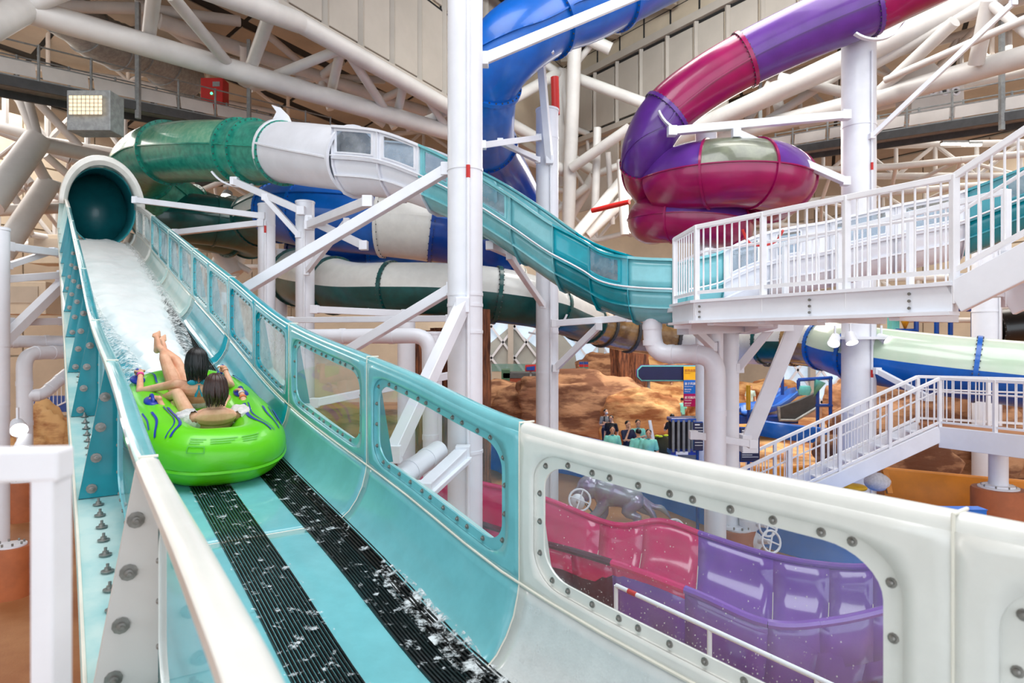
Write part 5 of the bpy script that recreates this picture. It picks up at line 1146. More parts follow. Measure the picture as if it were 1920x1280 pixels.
for a, b in (((1533, 710, 25), (1533, 850, 25)), ((1557, 705, 25), (1557, 850, 25)), ((1497, 712, 25), (1560, 708, 25)), ((1497, 712, 25), (1497, 730, 25)), ((1530, 760, 25), (1560, 760, 25)), ((1467, 675, 27), (1467, 740, 27))): MB().cyl(P(*a), P(*b), .07, seg=8).build('pipe_post', 'blue_deep', fr_)
MB().lathe(P(1508, 733, 25), [(.2, -.15), (.26, .05), (.22, .2), (0, .22)], 14).build('bucket', 'aqua', fr_); MB().lathe(P(1532, 728, 25), [(0, -.35), (.22, .3), (0, .32)], 14, (.4, 0, 1)).build('bucket', 'aqua', fr_)
ts = thing('splash_frame', 'tall blue climbing frame with golden cone bucket at the far right', 'play frame', P(1760, 700, 30))
for a, b in (((1718, 565, 30), (1718, 700, 30)), ((1756, 560, 30), (1756, 700, 30)), ((1782, 560, 30), (1782, 700, 30)), ((1825, 555, 30), (1825, 700, 30)), ((1640, 578, 30), (1760, 562, 30)), ((1718, 578, 30), (1830, 580, 30)), ((1680, 620, 30), (1720, 620, 30)), ((1685, 590, 30), (1720, 590, 30))): MB().cyl(P(*a), P(*b), .11, seg=8).build('pipe_post', 'blue_deep', ts)
MB().lathe(P(1697, 603, 30), [(0, -.45), (.24, .2), (0, .22)], 14).build('cone_bucket', 'yellow', ts); MB().box(P(1675, 615, 30.5), .35, .4, 1.8).build('arch', 'aqua', ts, smooth=False); MB().lathe(P(1758, 582, 29.8), [(.25, -.05), (.25, .05)], 10, (0, 1, 0)).build('wheel', 'cloth_grey', ts)
MB().lathe(P(1790, 645, 29.5), [(.35, -.1), (.45, .05), (.4, .05)], 16).build('float_ring', 'orange_paint', ts)
yp = thing('water_jet_post', 'yellow water spraying post on a round yellow base in the sandy pool', 'play post', P(1403, 800, 23)); MB().cyl(P(1403, 768, 23), P(1403, 722, 23), .08, seg=10).build('post', 'yellow', yp); MB().cyl(P(1403, 800, 23), P(1403, 765, 23), .05, seg=8).build('stem', 'blue_deep', yp); MB().lathe(P(1403, 800, 23)+V((0, 0, -.2)), [(.26, 0), (.24, .18), (.12, .26)], 18).build('base', 'yellow', yp)
jm = thing('play_ramp', 'grey framed glass sided ramp beside the splash frame', 'ramp', P(1490, 780, 26)); MB().thick([P(x, y, 26) for x, y in ((1460, 765), (1462, 785), (1492, 787), (1532, 762), (1532, 735), (1500, 750))], (0, .2, 0)).build('panel', 'dark_grey', jm, smooth=False); MB().path([P(x, y, 25.9) for x, y in ((1460, 762), (1462, 787), (1492, 788), (1532, 764))], .06, 8).build('frame', 'galv', jm)
sk = thing('sack', 'crumpled pale sack and yellow float under the lower stair', 'bag', P(1635, 905, 15)); MB().ball(P(1645, 903, 15.2), .3, .25, .22).build('sack', 'cloth_white', sk); MB().ball(P(1600, 914, 15), .32, .22, .1).build('float', 'yellow', sk); MB().bar(P(1658, 880, 15.2), P(1668, 925, 15), .12, .08).build('strap', 'orange_paint', sk, smooth=False)
# far left lower background: railing and blue pool beyond pipes
railing('small white stair railing seen between the pipes at far left', [at(55, 24, -3.0), at(130, 24, -2.3)], h=1.0, gap=.16, mids=())
tag(MB().thick([P(55, 742, 26), P(130, 742, 26), P(130, 772, 26), P(55, 772, 26)], (0, .3, 0)).build('blue_wall', 'blue_deep', None, smooth=False), 'dark blue wall piece behind the pipes at far left', 'wall')
# ================================================================= raft and riders
def rl(name, mb, m, parent, smooth=True, ang=60, **k):
    return mb.build(name, m, parent, smooth, ang, **k)
Aup = V((-.5712, .7933, .2109)); Nup = V((.12317, -.17104, .97691)); Xr = Aup.cross(Nup)
RO = F(7.3, .87, -1.345)+Nup*.02
RM = Matrix(((Xr.x, Aup.x, Nup.x, RO.x), (Xr.y, Aup.y, Nup.y, RO.y), (Xr.z, Aup.z, Nup.z, RO.z), (0, 0, 0, 1)))
def local_thing(name, label, cat, group=None):
    return thing(name, label, cat, (0, 0, 0), group)
def settle(t): t.matrix_world = RM
def RL(px, py, y):
    """point on the sight line of a pixel where the raft-axis coordinate equals y, in raft coordinates"""
    o = V((0, 0, H)); D = V(((px-960)/FP, 1, -(py-640)/FP)); t = (y-(o-RO).dot(Aup))/D.dot(Aup); q = o+D*t-RO
    return V((q.dot(Xr), q.dot(Aup), q.dot(Nup)))
raft = local_thing('raft', 'lime green two seat inflatable raft with blue handles and prints', 'raft')
ax_, by_ = .44, 1.12
def cl(a, k=0): c, s = math.cos(a), math.sin(a); return V((math.copysign(abs(c)**.62, c)*(ax_+k), math.copysign(abs(s)**.62, s)*(by_+k), .27))
NA = 120; rows = []
for i in range(NA):
    a = 2*math.pi*(i+.5)/NA; p = cl(a); t = (cl(a+.02)-cl(a-.02)).normalized(); o = V((t.y, -t.x, 0)); r = .25+.012*(p.y < 0); row = []
    for k in range(25):
        b = 2*math.pi*k/24; wr = 1+.012*math.sin(i*2.6)*max(0, math.cos(b))**3+(.012 if k in (0, 24) else 0)
        row.append(p+(o*math.cos(b)+V((0, 0, 1))*math.sin(b)*.98)*r*wr)
    rows.append(row)
rows.append(rows[0]); rl('tube', MB().grid(rows), 'lime', raft)
mb = MB(); rr = []
for i in range(NA+1):
    a = 2*math.pi*(i+.5)/NA; p = cl(a); t = (cl(a+.02)-cl(a-.02)).normalized(); o = V((t.y, -t.x, 0)); rr.append([p+o*(.262+dx)+V((0, 0, dz-.06)) for dx, dz in ((0, .02), (.012, .0), (0, -.02))])
rl('weld_seam', MB().grid(rr), 'lime', raft)
pts = [cl(2*math.pi*i/40, -.1) for i in range(40)]; rl('floor', MB().add([(p.x, p.y, .1) for p in pts]+[(p.x, p.y, .05) for p in pts], [list(range(40)), list(range(40, 80))[::-1]]+[[i, (i+1) % 40, 40+(i+1) % 40, 40+i] for i in range(40)]), 'lime', raft)
rl('cross_tube', MB().path([(-.3, .12, .2), (0, .12, .22), (.3, .12, .2)], .14, 16), 'lime', raft)
def on_tube(a, b, k=.004):
    p = cl(a); t = (cl(a+.02)-cl(a-.02)).normalized(); o = V((t.y, -t.x, 0)); return p+(o*math.cos(b)+V((0, 0, 1))*math.sin(b)*.98)*(.265+k)
def stripe(ab, w, m='navy'):
    q = crom([tuple(x) for x in ab], 5); rows = []
    for i, (a, b) in enumerate(q):
        a2, b2 = q[min(i+1, len(q)-1)]; a1, b1 = q[max(i-1, 0)]; da, db = (a2-a1)*1.1, (b2-b1)*.27; l = math.hypot(da, db) or 1; na, nb_ = -db/l*w/1.1, da/l*w/.27
        rows.append([on_tube(a+na*s, b+nb_*s) for s in (-.5, 0, .5)])
    rl('print_stripe', MB().grid(rows), m, raft)
for sgn in (1, -1):
    M_ = (lambda a: a) if sgn == 1 else (lambda a: math.pi-a)
    stripe([(M_(-.15), 1.9), (M_(-.5), 1.95), (M_(-.85), 1.6), (M_(-1.0), .95)], .03); stripe([(M_(-.15), 1.75), (M_(-.48), 1.8), (M_(-.8), 1.45), (M_(-.95), .85)], .012)
    stripe([(M_(-.25), 1.3), (M_(-.45), 1.28), (M_(-.62), 1.1), (M_(-.8), .75)], .022); stripe([(M_(-.2), .8), (M_(-.42), .8), (M_(-.58), .65)], .05); stripe([(M_(-.2), 1.02), (M_(-.4), 1.02), (M_(-.6), .85)], .014)
    stripe([(M_(.35), 1.9), (M_(.75), 1.7), (M_(.95), 1.2)], .022); stripe([(M_(.3), 1.2), (M_(.55), 1.15), (M_(.8), .8)], .03)
mat('faint_print', (84, 180, 60), .4)
for k, (x0, x1) in enumerate(((-.36, -.17), (-.13, .08), (.12, .36))):
    for z in (0, 1, 2): 
        a0, a1 = -math.pi/2+x0*.9, -math.pi/2+x1*.9; stripe([(a0, 1.02-z*.09), ((a0+a1)/2, 1.02-z*.09), (a1-.03*z, 1.02-z*.09)], .008, 'faint_print')
a0 = -math.pi/2
stripe([(a0-.32, .72), (a0-.25, .72), (a0-.17, .72)], .01, 'faint_print'); stripe([(a0-.32, .5), (a0-.25, .5), (a0-.17, .5)], .01, 'faint_print'); stripe([(a0-.32, .72), (a0-.32, .6), (a0-.32, .5)], .01, 'faint_print'); stripe([(a0-.17, .72), (a0-.17, .6), (a0-.17, .5)], .01, 'faint_print')
hands = {'rl': RL(285, 748, -.12), 'rr': RL(452, 733, .03), 'fl': RL(258, 697, .72), 'fr': RL(419, 690, .62)}
for key, hp in hands.items():
    s = -1 if key[1] == 'l' else 1; c = V((hp.x, hp.y, .53)); gz = max(hp.z-.0, .56)
    mb = MB(); mb.ball(c+V((0, 0, -.012)), .075, .15, .035); rl('handle_pad', mb, 'navy', raft)
    mb = MB(); mb.path([V(q) for q in crom([(c.x, c.y-.10, .53), (c.x, c.y-.075, gz+.0), (c.x, c.y, gz+.02), (c.x, c.y+.075, gz+.0), (c.x, c.y+.10, .53)], 5)], .017, 8); rl('handle', mb, 'navy', raft)
settle(raft)

class Body:
    """limbs and trunk as tapered volumes, fused into one skin by a voxel remesh"""
    def __init__(s): s.mb = MB()
    def limb(s, *pr, seg=14):
        """pr: (point, radius) chain"""
        q = crom([tuple(p)+(r,) for p, r in pr], 4); pts = [V(x[:3]) for x in q]; rad = [x[3] for x in q]
        s.mb.path(pts, rad, seg); s.mb.ball(pts[0], rad[0]); s.mb.ball(pts[-1], rad[-1]); return s
    def loft(s, secs, side, seg=24):
        """secs: (centre, half width, half depth) along a spine; side: width axis"""
        q = crom([tuple(c)+(a, b) for c, a, b in secs], 5); pts = [V(x[:3]) for x in q]; side = V(side).normalized(); rows = []
        for i, p in enumerate(pts):
            t = (pts[min(i+1, len(pts)-1)]-pts[max(i-1, 0)]).normalized(); x = (side-t*side.dot(t)).normalized(); y = t.cross(x)
            rows.append([p+x*q[i][3]*math.cos(2*math.pi*k/seg)+y*q[i][4]*math.sin(2*math.pi*k/seg) for k in range(seg)])
        n = len(s.mb.v); s.mb.grid(rows, True); s.mb.add(rows[0], [list(range(seg))]); s.mb.add(rows[-1], [list(range(seg))[::-1]]); return s
    def hand(s, wrist, fw, nrm, side, k=1.0, curl=1.0):
        """fw: direction of the knuckles, nrm: back of the hand, side: towards the thumb"""
        fw = V(fw).normalized(); nrm = V(nrm); nrm = (nrm-fw*nrm.dot(fw)).normalized(); sd = fw.cross(nrm); sd = sd if sd.dot(V(side)) > 0 else -sd; w = V(wrist)
        s.limb((w-fw*.02*k, .024*k), (w+fw*.03*k, .024*k))
        for j in range(4):
            o = (j-1.5)*-.019*k; L = (.036, .042, .040, .031)[j]*k; kn = w+fw*.085*k+sd*o; s.limb((w+fw*.02*k+sd*o*.6, .014*k), (kn, .0115*k), seg=8)
            a = math.radians(48*curl); d1 = fw*math.cos(a)-nrm*math.sin(a); p1 = kn+d1*L; a = math.radians(115*curl); d2 = fw*math.cos(a)-nrm*math.sin(a); p2 = p1+d2*L*.75; a = math.radians(165*curl); d3 = fw*math.cos(a)-nrm*math.sin(a); p3 = p2+d3*L*.55
            s.limb((kn, .0105*k), (p1, .0092*k), (p2, .0085*k), (p3, .0075*k), seg=8)
        b = w+fw*.025*k+sd*.028*k; b1 = b+(sd*.7+fw*.6-nrm*.3).normalized()*.035*k; b2 = b1+(fw*.8-nrm*.7).normalized()*.03*k; s.limb((b, .013*k), (b1, .0105*k), (b2, .009*k), seg=8); return s
    def foot(s, ankle, toe_dir, sole, k=1.0):
        t = V(toe_dir).normalized(); n = V(sole); n = (n-t*n.dot(t)).normalized(); sd = t.cross(n); a = V(ankle); heel = a+n*.055*k-t*.035*k
        s.limb((a, .036*k), (heel, .034*k)); s.limb((heel, .033*k), (a+t*.06*k+n*.045*k, .032*k), (a+t*.13*k+n*.055*k, .026*k)); s.limb((a, .034*k), (a+t*.07*k+n*.02*k, .028*k), (a+t*.13*k+n*.05*k, .022*k))
        for j in range(5):
            o = sd*(j-2)*.017*k; b = a+t*.13*k+n*.056*k+o; s.limb((b, .016*k), (b+t*(.058-.008*j)*k, (.013 if j == 0 else .0095)*k), seg=8)
        return s
    def head(s, c, up, face, k=1.0):
        up = V(up).normalized(); f = V(face); f = (f-up*f.dot(up)).normalized(); r = f.cross(up); M3 = Matrix((r, f, up)).transposed(); c = V(c)
        s.mb.ball(c+up*.02*k, .077*k, .095*k, .098*k, 20, 14, M3); s.mb.ball(c-up*.055*k+f*.02*k, .056*k, .070*k, .062*k, 18, 12, M3)
        s.limb((c+f*.092*k+up*.01*k, .009*k), (c+f*.108*k-up*.022*k, .013*k), seg=8); s.limb((c+f*.088*k-up*.055*k-r*.018*k, .007*k), (c+f*.094*k-up*.056*k, .009*k), (c+f*.088*k-up*.055*k+r*.018*k, .007*k), seg=8)
        for q in (-1, 1): s.mb.ball(c+r*q*.078*k-up*.005*k, .01*k, .018*k, .03*k, 10, 8, M3)
        s.eyes = [c+f*.086*k+r*q*.03*k+up*.018*k for q in (-1, 1)]; return s
    def build(s, m, parent, vox=.007, name='body', sm=3):
        o = s.mb.build(name, m, parent, recalc=False); me = o.data
        md = o.modifiers.new('r', 'REMESH'); md.mode = 'VOXEL'; md.voxel_size = vox; md.use_smooth_shade = True
        if sm: m2 = o.modifiers.new('s', 'SMOOTH'); m2.iterations = sm; m2.factor = .5
        return o
def hair(c, up, face, L, m, parent, n=150, k=1.0, seed=1, tip=.02):
    rnd = random.Random(seed); up = V(up).normalized(); f = V(face); f = (f-up*f.dot(up)).normalized(); r = f.cross(up); c = V(c)+up*.02*k; g = RMI
    M3 = Matrix((r, f, up)).transposed(); mb = MB(); mb.ball(c+up*.006*k-f*.012*k, .088*k, .104*k, .108*k, 22, 14, M3)
    for i in range(n):
        a = math.radians(-90+rnd.uniform(-128, 128)); ca, sa = math.cos(a), math.sin(a); rr = rnd.uniform(.96, 1.06); pts = []
        for th in (12, 35, 60, 85): th = math.radians(th); pts.append(c-f*.012*k+(r*ca*.090+f*sa*.106)*k*math.sin(th)*rr+up*.112*k*math.cos(th)*rr)
        e = pts[-1]; ln = L*rnd.uniform(.78, 1.1); out = (r*ca+f*sa)
        for j, q in enumerate((.33, .66, 1)): pts.append(e+g*ln*q+out*(.012-.03*q*q)*k+(r*rnd.uniform(-1, 1)+f*rnd.uniform(-1, 1))*.008*j)
        w = rnd.uniform(.010, .016)*k; pp = [V(x) for x in crom([tuple(p) for p in pts], 3)]; nn_ = len(pp); mb.path(pp, [w*.7+w*.4*math.sin(math.pi*j/nn_) if j < nn_*.75 else max(.0015, w*(1-j/nn_)*2.2) for j in range(nn_)], 6)
    o = rl('hair', mb, m, parent); o['kind'] = 'stuff'; return o
RMI = RM.to_3x3().transposed() @ V((0, 0, -1))     # gravity in raft coordinates
UPL = -RMI
# ---- rear rider: bare back, white puff sleeves, brown bob
t = local_thing('person', 'rider nearest in the raft with short brown hair and off shoulder white puff sleeved top', 'person')
hd = RL(404, 726, -.60); nk = RL(403, 766, -.62); pel = V((.02, -.30, .17)); shL = RL(357, 784, -.61); shR = RL(446, 778, -.57)
B = Body(); mid = pel.lerp(nk, .5)+V((0, -.075, 0)); B.loft([(pel, .165, .11), (pel.lerp(nk, .28)+V((0, -.05, .0)), .155, .10), (mid, .175, .105), (pel.lerp(nk, .76)+V((0, -.055, 0)), .205, .10), (nk+UPL*-.06+V((0, -.02, 0)), .19, .09), (nk+UPL*-.015, .12, .072), (nk+UPL*.03, .052, .052)], (1, 0, 0))
B.limb((nk-UPL*.02, .05), (hd-UPL*.07, .05)); fd = (V((.05, 1, -.1))); B.head(hd, UPL*1+V((0, -.05, 0)), fd)
B.limb((nk-UPL*.05, .05), (shL, .058), seg=14); B.limb((nk-UPL*.05, .05), (shR, .058), seg=14)
elL = RL(322, 797, -.36); wrL = hands['rl']+V((.045, -.075, .03)); B.limb((shL, .056), (shL.lerp(elL, .5), .043), (elL, .036)); B.limb((elL, .036), (elL.lerp(wrL, .4), .033), (wrL, .023)); B.hand(wrL, hands['rl']-wrL+V((0, 0, .02)), (-.2, -.1, 1), (1, .3, 0))
elR = RL(462, 768, -.33); wrR = hands['rr']+V((-.02, -.075, .03)); B.limb((shR, .052), (shR.lerp(elR, .5), .042), (elR, .036)); B.limb((elR, .036), (elR.lerp(wrR, .4), .033), (wrR, .023)); B.hand(wrR, hands['rr']-wrR+V((0, 0, .02)), (.2, -.1, 1), (-1, .3, 0))
kL = RL(333, 738, -.02); anL = V((-.34, .25, .42)); B.limb((pel+V((-.08, .0, .0)), .10), ((pel+V((-.08, 0, 0))).lerp(kL, .5), .082), (kL, .058)); B.limb((kL, .056), (kL.lerp(anL, .4), .052), (anL, .034)); B.foot(anL, (-.3, 1, .3), (0, 0, -1))
kR = V((.27, .05, .44)); anR = V((.33, .38, .40)); B.limb((pel+V((.08, 0, 0)), .10), ((pel+V((.08, 0, 0))).lerp(kR, .5), .08), (kR, .056)); B.limb((kR, .055), (kR.lerp(anR, .4), .05), (anR, .034)); B.foot(anR, (.2, 1, .2), (0, 0, -1))
B.build('skin', t); 
for e in B.eyes: rl('eye', MB().ball(e, .012), 'white', t)
hair(hd, UPL, fd, .20, 'hair_brown', t, seed=3)
b2 = Body(); b2.loft([(pel-UPL*.0, .178, .122), (pel.lerp(nk, .2)+V((0, -.04, 0)), .158, .112), (pel.lerp(nk, .36)+V((0, -.05, 0)), .153, .107)], (1, 0, 0)); o = b2.build('cloth_white', t, .009, 'top')
b3 = Body(); b3.loft([(pel.lerp(nk, .36)+V((0, .02, 0)), .157, .07), (pel.lerp(nk, .6)+V((0, .015, 0)), .165, .07), (pel.lerp(nk, .8)+V((0, .02, 0)), .17, .065)], (1, 0, 0)); b3.build('cloth_white', t, .009, 'bodice')
for sh, el in ((shL, elL), (shR, elR)):
    mb = MB(); dr_ = (el-sh).normalized(); a = dr_.orthogonal().normalized(); b = dr_.cross(a); rows = []
    for i in range(13):
        u = i/12; rad = .055+.07*math.sin(math.pi*min(1, u*1.02))**.6; rows.append([sh+dr_*(-.07+.25*u)-UPL*.03*math.sin(math.pi*u)+(a*math.cos(2*math.pi*k/40)+b*math.sin(2*math.pi*k/40))*rad*(1+.07*math.sin(k*2*math.pi*9/40+u*2)+.04*math.sin(k*5.1+i)) for k in range(40)])
    mb.grid(rows, True); rl('puff_sleeve', mb, 'cloth_white', t)
mat('band_pink', (240, 60, 150), .4); mat('band_orange', (240, 130, 70), .4)
def band(p, q, f, r, m, par):
    c = p.lerp(q, f); d_ = (q-p).normalized(); rl('wristband', MB().path([c-d_*.012, c+d_*.012], r, 16, False), m, par, solid=.004)
band(elR, wrR, .86, .030, 'cloth_white', t); band(elR, wrR, .62, .036, 'band_orange', t)
settle(t)
# ---- front rider: black hair, pale mesh suit, crossed raised legs
t = local_thing('person', 'front rider with wet black hair, teal neck bow and bare feet crossed in the air', 'person')
hd = RL(368, 676, .10); nk = RL(370, 716, .06); pel = V((.0, .42, .20)); shL = RL(331, 719, .10); shR = RL(408, 712, .12)
B = Body(); mid = pel.lerp(nk, .5)+V((0, -.075, 0)); B.loft([(pel, .165, .11), (pel.lerp(nk, .28)+V((0, -.05, 0)), .145, .10), (mid, .145, .10), (pel.lerp(nk, .78)+V((0, -.045, 0)), .185, .095), (nk-UPL*.06, .17, .085), (nk-UPL*.015, .11, .07), (nk+UPL*.03, .05, .05)], (1, 0, 0))
B.limb((nk-UPL*.02, .05), (hd-UPL*.07, .05)); fd = V((-.1, 1, .05)); B.head(hd, UPL, fd); B.limb((nk-UPL*.055, .05), (shL, .05)); B.limb((nk-UPL*.055, .05), (shR, .05))
elL = RL(262, 733, .36); wrL = hands['fl']+V((.02, -.085, .02)); B.limb((shL, .05), (shL.lerp(elL, .5), .041), (elL, .036)); B.limb((elL, .036), (elL.lerp(wrL, .4), .033), (wrL, .023)); B.hand(wrL, hands['fl']-wrL+V((0, 0, .02)), (-.2, -.1, 1), (1, .3, 0))
elR = RL(434, 722, .36); wrR = hands['fr']+V((-.01, -.08, .03)); B.limb((shR, .05), (shR.lerp(elR, .5), .041), (elR, .036)); B.limb((elR, .036), (elR.lerp(wrR, .4), .033), (wrR, .023)); B.hand(wrR, hands['fr']-wrR+V((0, 0, .02)), (.2, -.1, 1), (-1, .3, 0))
kL = RL(309, 672, .85); anL = RL(308, 655, 1.22); B.limb((pel+V((-.08, 0, 0)), .10), ((pel+V((-.08, 0, 0))).lerp(kL, .5), .082), (kL, .057)); B.limb((kL, .056), (kL.lerp(anL, .4), .053), (anL, .035)); B.foot(anL, UPL+V((0, .25, 0)), (-.2, 1, 0))
kR = RL(330, 676, .90); anR = RL(298, 650, 1.08); B.limb((pel+V((.08, 0, 0)), .10), ((pel+V((.08, 0, 0))).lerp(kR, .5), .08), (kR, .057)); B.limb((kR, .056), (kR.lerp(anR, .4), .05), (anR, .034)); B.foot(anR, UPL+V((0, .15, 0)), (-.3, 1, 0))
B.build('skin', t)
for e in B.eyes: rl('eye', MB().ball(e, .012), 'white', t)
hair(hd, UPL, fd, .24, 'hair_black', t, seed=5)
b2 = Body(); b2.loft([(pel, .176, .12), (pel.lerp(nk, .28)+V((0, -.05, 0)), .153, .108), (mid, .153, .108), (pel.lerp(nk, .72)+V((0, -.01, 0)), .172, .104)], (1, 0, 0)); b2.build('cloth_white', t, .009, 'swimsuit')
bw = nk+V((0, -.085, -.01)); 
for dx, dz in ((-.06, .03), (.06, .03)): rl('bow_loop', MB().ball(bw+V((dx, 0, dz)), .05, .015, .028), 'cloth_teal', t)
for dx in (-.03, .035): rl('bow_tail', MB().bar(bw, bw+V((dx, -.015, -.12)), .03, .008), 'cloth_teal', t, smooth=False)
rl('neck_strap', MB().path([nk+V((.062*math.cos(a), .062*math.sin(a)-.0, 0)) for a in seq(0, 6.28, 20)], .012, 6), 'cloth_teal', t)
band(elL, wrL, .85, .031, 'band_pink', t); band(elR, wrR, .85, .031, 'skin', t); settle(t)

# ================================================================= people on the hall floor
def person(label, px, py_head, d, shirt, pants='cloth_dark', face=0, h=1.7, hairm='hair_black', arms='down', hat=None, group=None):
    x = (px-960)/FP*d; zt = H-(py_head-640)/FP*d; base = max(0, zt-h); k = h/1.7; t = thing('person', label, 'person', (x, d, base)); o = V((x, d, base)); ca, sa = math.cos(face), math.sin(face)
    W = lambda a, b, c: o+V(((a*ca-b*sa)*k, (a*sa+b*ca)*k, c*k))   # a: right, b: forward (face 0 looks away), c: up
    r_ = V((ca, sa, 0)); f_ = V((-sa, ca, 0)); B = Body(); C = Body(); Pn = Body()
    B.loft([(W(0, 0, .88), .15*k, .10*k), (W(0, 0, 1.1), .135*k, .095*k), (W(0, .01, 1.28), .17*k, .11*k), (W(0, 0, 1.40), .14*k, .07*k), (W(0, 0, 1.46), .055*k, .055*k)], r_); B.limb((W(0, 0, 1.42), .052*k), (W(0, 0, 1.52), .05*k)); B.head(W(0, .01, 1.585), (0, 0, 1), f_, k*1.02)
    C.loft([(W(0, 0, .84), .165*k, .118*k), (W(0, 0, 1.1), .155*k, .115*k), (W(0, .01, 1.28), .185*k, .125*k), (W(0, 0, 1.40), .15*k, .085*k), (W(0, 0, 1.44), .075*k, .07*k)], r_)
    for s in (-1, 1):
        hp, kn, an = W(.09*s, 0, .88), W(.10*s, .03, .48), W(.11*s, -.02, .08); B.limb((hp, .085*k), (kn, .055*k), (an, .038*k)); B.limb((an-V((0, 0, .03)), .038*k), (W(.12*s, .12, .035), .032*k)); Pn.limb((hp, .10*k), (kn, .07*k), (W(.11*s, -.02, .14), .055*k))
        sh = W(.18*s, 0, 1.36)
        if arms == 'down': el, wr = W(.25*s, -.02, 1.08), W(.24*s, .08, .85)
        elif arms == 'cross': el, wr = W(.26*s, .08, 1.10), W(-.06*s, .2, 1.18)
        elif arms == 'chin': el, wr = (W(.22*s, .16, 1.10), W(.06*s, .16, 1.42)) if s == 1 else (W(.26*s, .08, 1.10), W(-.06*s, .2, 1.12))
        else: el, wr = W(.27*s, .05, 1.10), W(.16*s, .25, 1.22)
        B.limb((sh, .05*k), (el, .04*k), (wr, .028*k)); B.hand(wr, (wr-el), f_, r_*-s, k, .5); C.limb((sh, .068*k), (sh.lerp(el, .75), .062*k))
    Pn.loft([(W(0, 0, .78), .15*k, .10*k), (W(0, 0, .98), .162*k, .118*k)], r_)
    B.build('skin', t, .016, sm=1); C.build(shirt, t, .016, 'shirt', sm=1); Pn.build(pants, t, .02, 'trousers', sm=1)
    hc = W(0, -.01, 1.63); M3 = Matrix((r_, f_, V((0, 0, 1)))).transposed(); MB().ball(hc, .088*k, .10*k, .085*k, 14, 9, M3).build('hair', hairm, t)
    for e in B.eyes: MB().ball(e, .011*k).build('eye', 'hair_black', t)
    for s in (-1, 1): MB().ball(W(.12*s, .06, .045), .05*k, .13*k, .045*k, 12, 8, M3).build('shoe', 'cloth_dark', t)
    if shirt == 'mint': MB().lathe(W(0, 0, 1.425), [(.085*k, -.02), (.065*k, .03)], 16, capb=False).build('collar', 'teal_deep', t)
    return t, W
pi = math.pi
person('standing man in mint polo shirt facing the camera, leftmost of the staff', 1148, 799, 19.6, 'mint', face=pi, arms='down')
person('man in dark navy patterned jacket with hand at his chin', 1177, 789, 20.4, 'denim', 'denim', face=pi+.4, arms='chin')
person('mint polo staff member looking down behind the group', 1196, 787, 20.8, 'mint', face=pi+.1, arms='cross')
person('mint polo staff member seen from behind in the group', 1197, 804, 18.8, 'mint', face=.1, arms='down')
person('mint polo staff member in front looking upwards, rightmost of the group', 1216, 805, 18.6, 'mint', face=pi-.2, arms='down', h=1.72)
tt, W = person('man in grey shirt with white face mask and dark backpack straps by the boulder', 1136, 767, 25.5, 'cloth_grey', 'denim', face=pi+.2, arms='cross')
MB().ball(W(0, .10, 1.56), .06, .03, .05).build('mask', 'cloth_white', tt)
for s in (-1, 1): MB().bar(W(.11*s, .13, 1.12), W(.10*s, .09, 1.43), .05, .03, (0, 1, 0)).build('backpack_strap', 'cloth_dark', tt, smooth=False)
person('man in black top standing behind the leftmost mint polo', 1146, 779, 24.5, 'cloth_dark', 'cloth_dark', face=pi-.5, arms='down')
person('man in black shirt and blue jeans standing with back turned by the lockers', 1260, 776, 23.6, 'cloth_dark', 'denim', face=.3, arms='out')
person('pale green shirted visitor standing behind the round grey tub', 1279, 750, 33, 'mint', 'cloth_grey', face=.5)
person('distant visitor in blue and dark clothes on the sandy path', 1259, 716, 38, 'blue_deep', 'cloth_dark', face=pi)
person('distant visitor in pale clothes beside the yellow post', 1407, 722, 34, 'teal_pale', 'cloth_grey', face=pi)

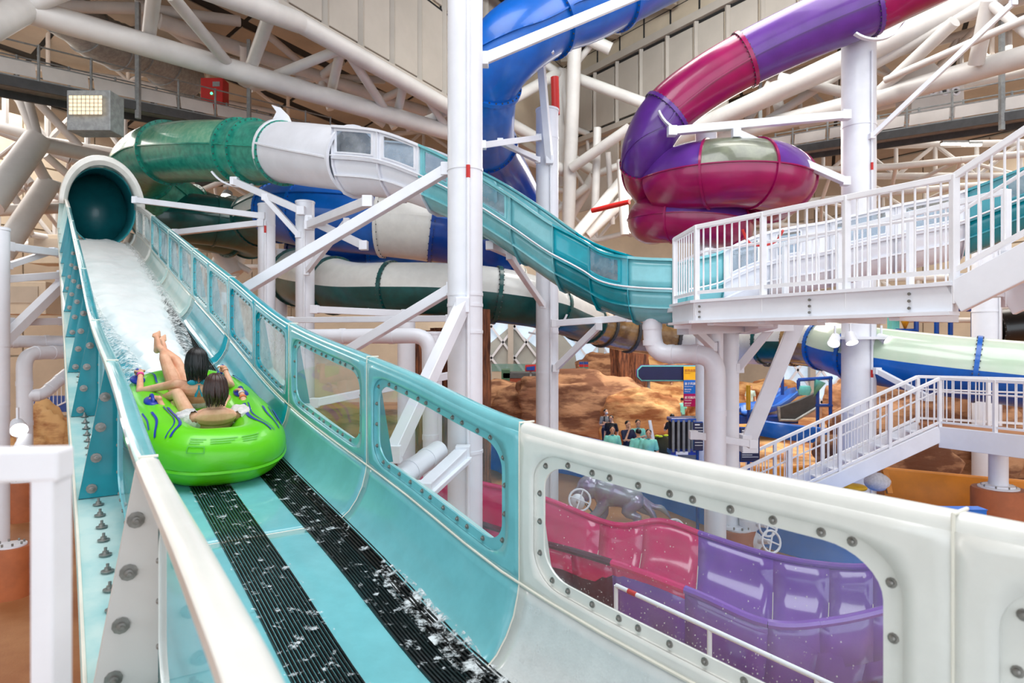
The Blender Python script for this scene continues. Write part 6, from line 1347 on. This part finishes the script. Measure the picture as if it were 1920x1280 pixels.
# ================================================================= metallic animal statue
so = G(1160, 988); sc = 1.0
Bs = Body(); Q = lambda a, b, c: so+V((a*.95, b*.6+.2, c*.93))
Bs.loft([(Q(-.78, 0, .95), .12, .14), (Q(-.55, 0, .98), .30, .33), (Q(-.25, 0, .90), .36, .38), (Q(.1, 0, .80), .30, .30), (Q(.42, 0, .72), .27, .27), (Q(.62, 0, .66), .16, .18)], (0, 1, 0))
Bs.mb.ball(Q(-.72, 0, 1.02), .34, .26, .30); Bs.mb.ball(Q(-.9, 0, .86), .22, .2, .24); Bs.limb((Q(-1.0, 0, .95), .10), (Q(-1.25, 0, .84), .03)); Bs.mb.ball(Q(-.35, 0, 1.2), .36, .18, .16)
for (a, b, s) in ((-.5, 1, -1), (-.3, .9, 1)): Bs.limb((Q(-.35, s*.28, .75), .16), (Q(-.42+.1*s, s*.32, .42), .12), (Q(-.5+.2*s, s*.32, .28), .10)); Bs.limb((Q(-.5+.2*s, s*.32, .28), .10), (Q(-.62+.22*s, s*.32, .07), .08), (Q(-.75+.22*s, s*.32, .05), .06))
for s in (-1, 1): Bs.limb((Q(.45, s*.25, .65), .2), (Q(.2+.25*(s+1), s*.3, .40), .13), (Q(.52+.22*(s+1), s*.3, .26), .085)); Bs.limb((Q(.52+.22*(s+1), s*.3, .26), .085), (Q(.42+.3*(s+1), s*.3, .06), .08), (Q(.30+.3*(s+1), s*.3, .05), .055))
Bs.limb((Q(.65, 0, .7), .09), (Q(.95, 0, .5), .07), (Q(1.2, .1, .42), .08), (Q(1.45, .1, .12), .015)); Bs.limb((Q(.65, 0, .66), .09), (Q(.85, -.2, .4), .07), (Q(1.05, -.25, .05), .015))
t = thing('animal_statue', 'shiny silver violet prowling animal statue in front of the blue wall', 'statue', so); Bs.build('pearl', t, .02, 'figure', sm=3)
for s in (-1, 1): MB().path([Q(-.85+.04*s, s*.2, .62), Q(-.72, s*.2, .42), Q(-.6, s*.18, .28)], .014, 6).build('whisker', 'dark_grey', t)

# ---- families of like things
GR = {'column': 'white tubular columns', 'brace_beam': 'white steel braces and brackets', 'rock_outcrop': 'artificial layered rocks', 'spotlight': 'spotlights', 'valve': 'white valve wheels', 'roof_truss': 'roof trusses', 'roof_frame': 'lattices of pale roof tubes', 'pedestal': 'drum footings', 'drain_pipe': 'white drain pipes', 'saddle_strap': 'white saddle straps', 'sculpted_trunk': 'artificial tree trunks', 'strip_light': 'strip lights', 'catwalk': 'roof catwalks', 'railing': 'white platform railings', 'notice_board': 'dark navy notice boards', 'kiosk': 'far kiosks', 'splash_frame': 'splash frames', 'orange_wall': 'orange yellow pool walls', 'air_duct': 'silver ducts', 'sprinkler_pipe': 'red sprinkler pipes'}
for o in list(bpy.data.objects):
    if o.parent is None and 'label' in o:
        g = GR.get(o.name.split('.')[0])
        if g and 'group' not in o: o['group'] = g
        if o.name.split('.')[0] == 'person': o['group'] = 'riders in the raft' if 'rider' in o['label'] else 'people on the hall floor'
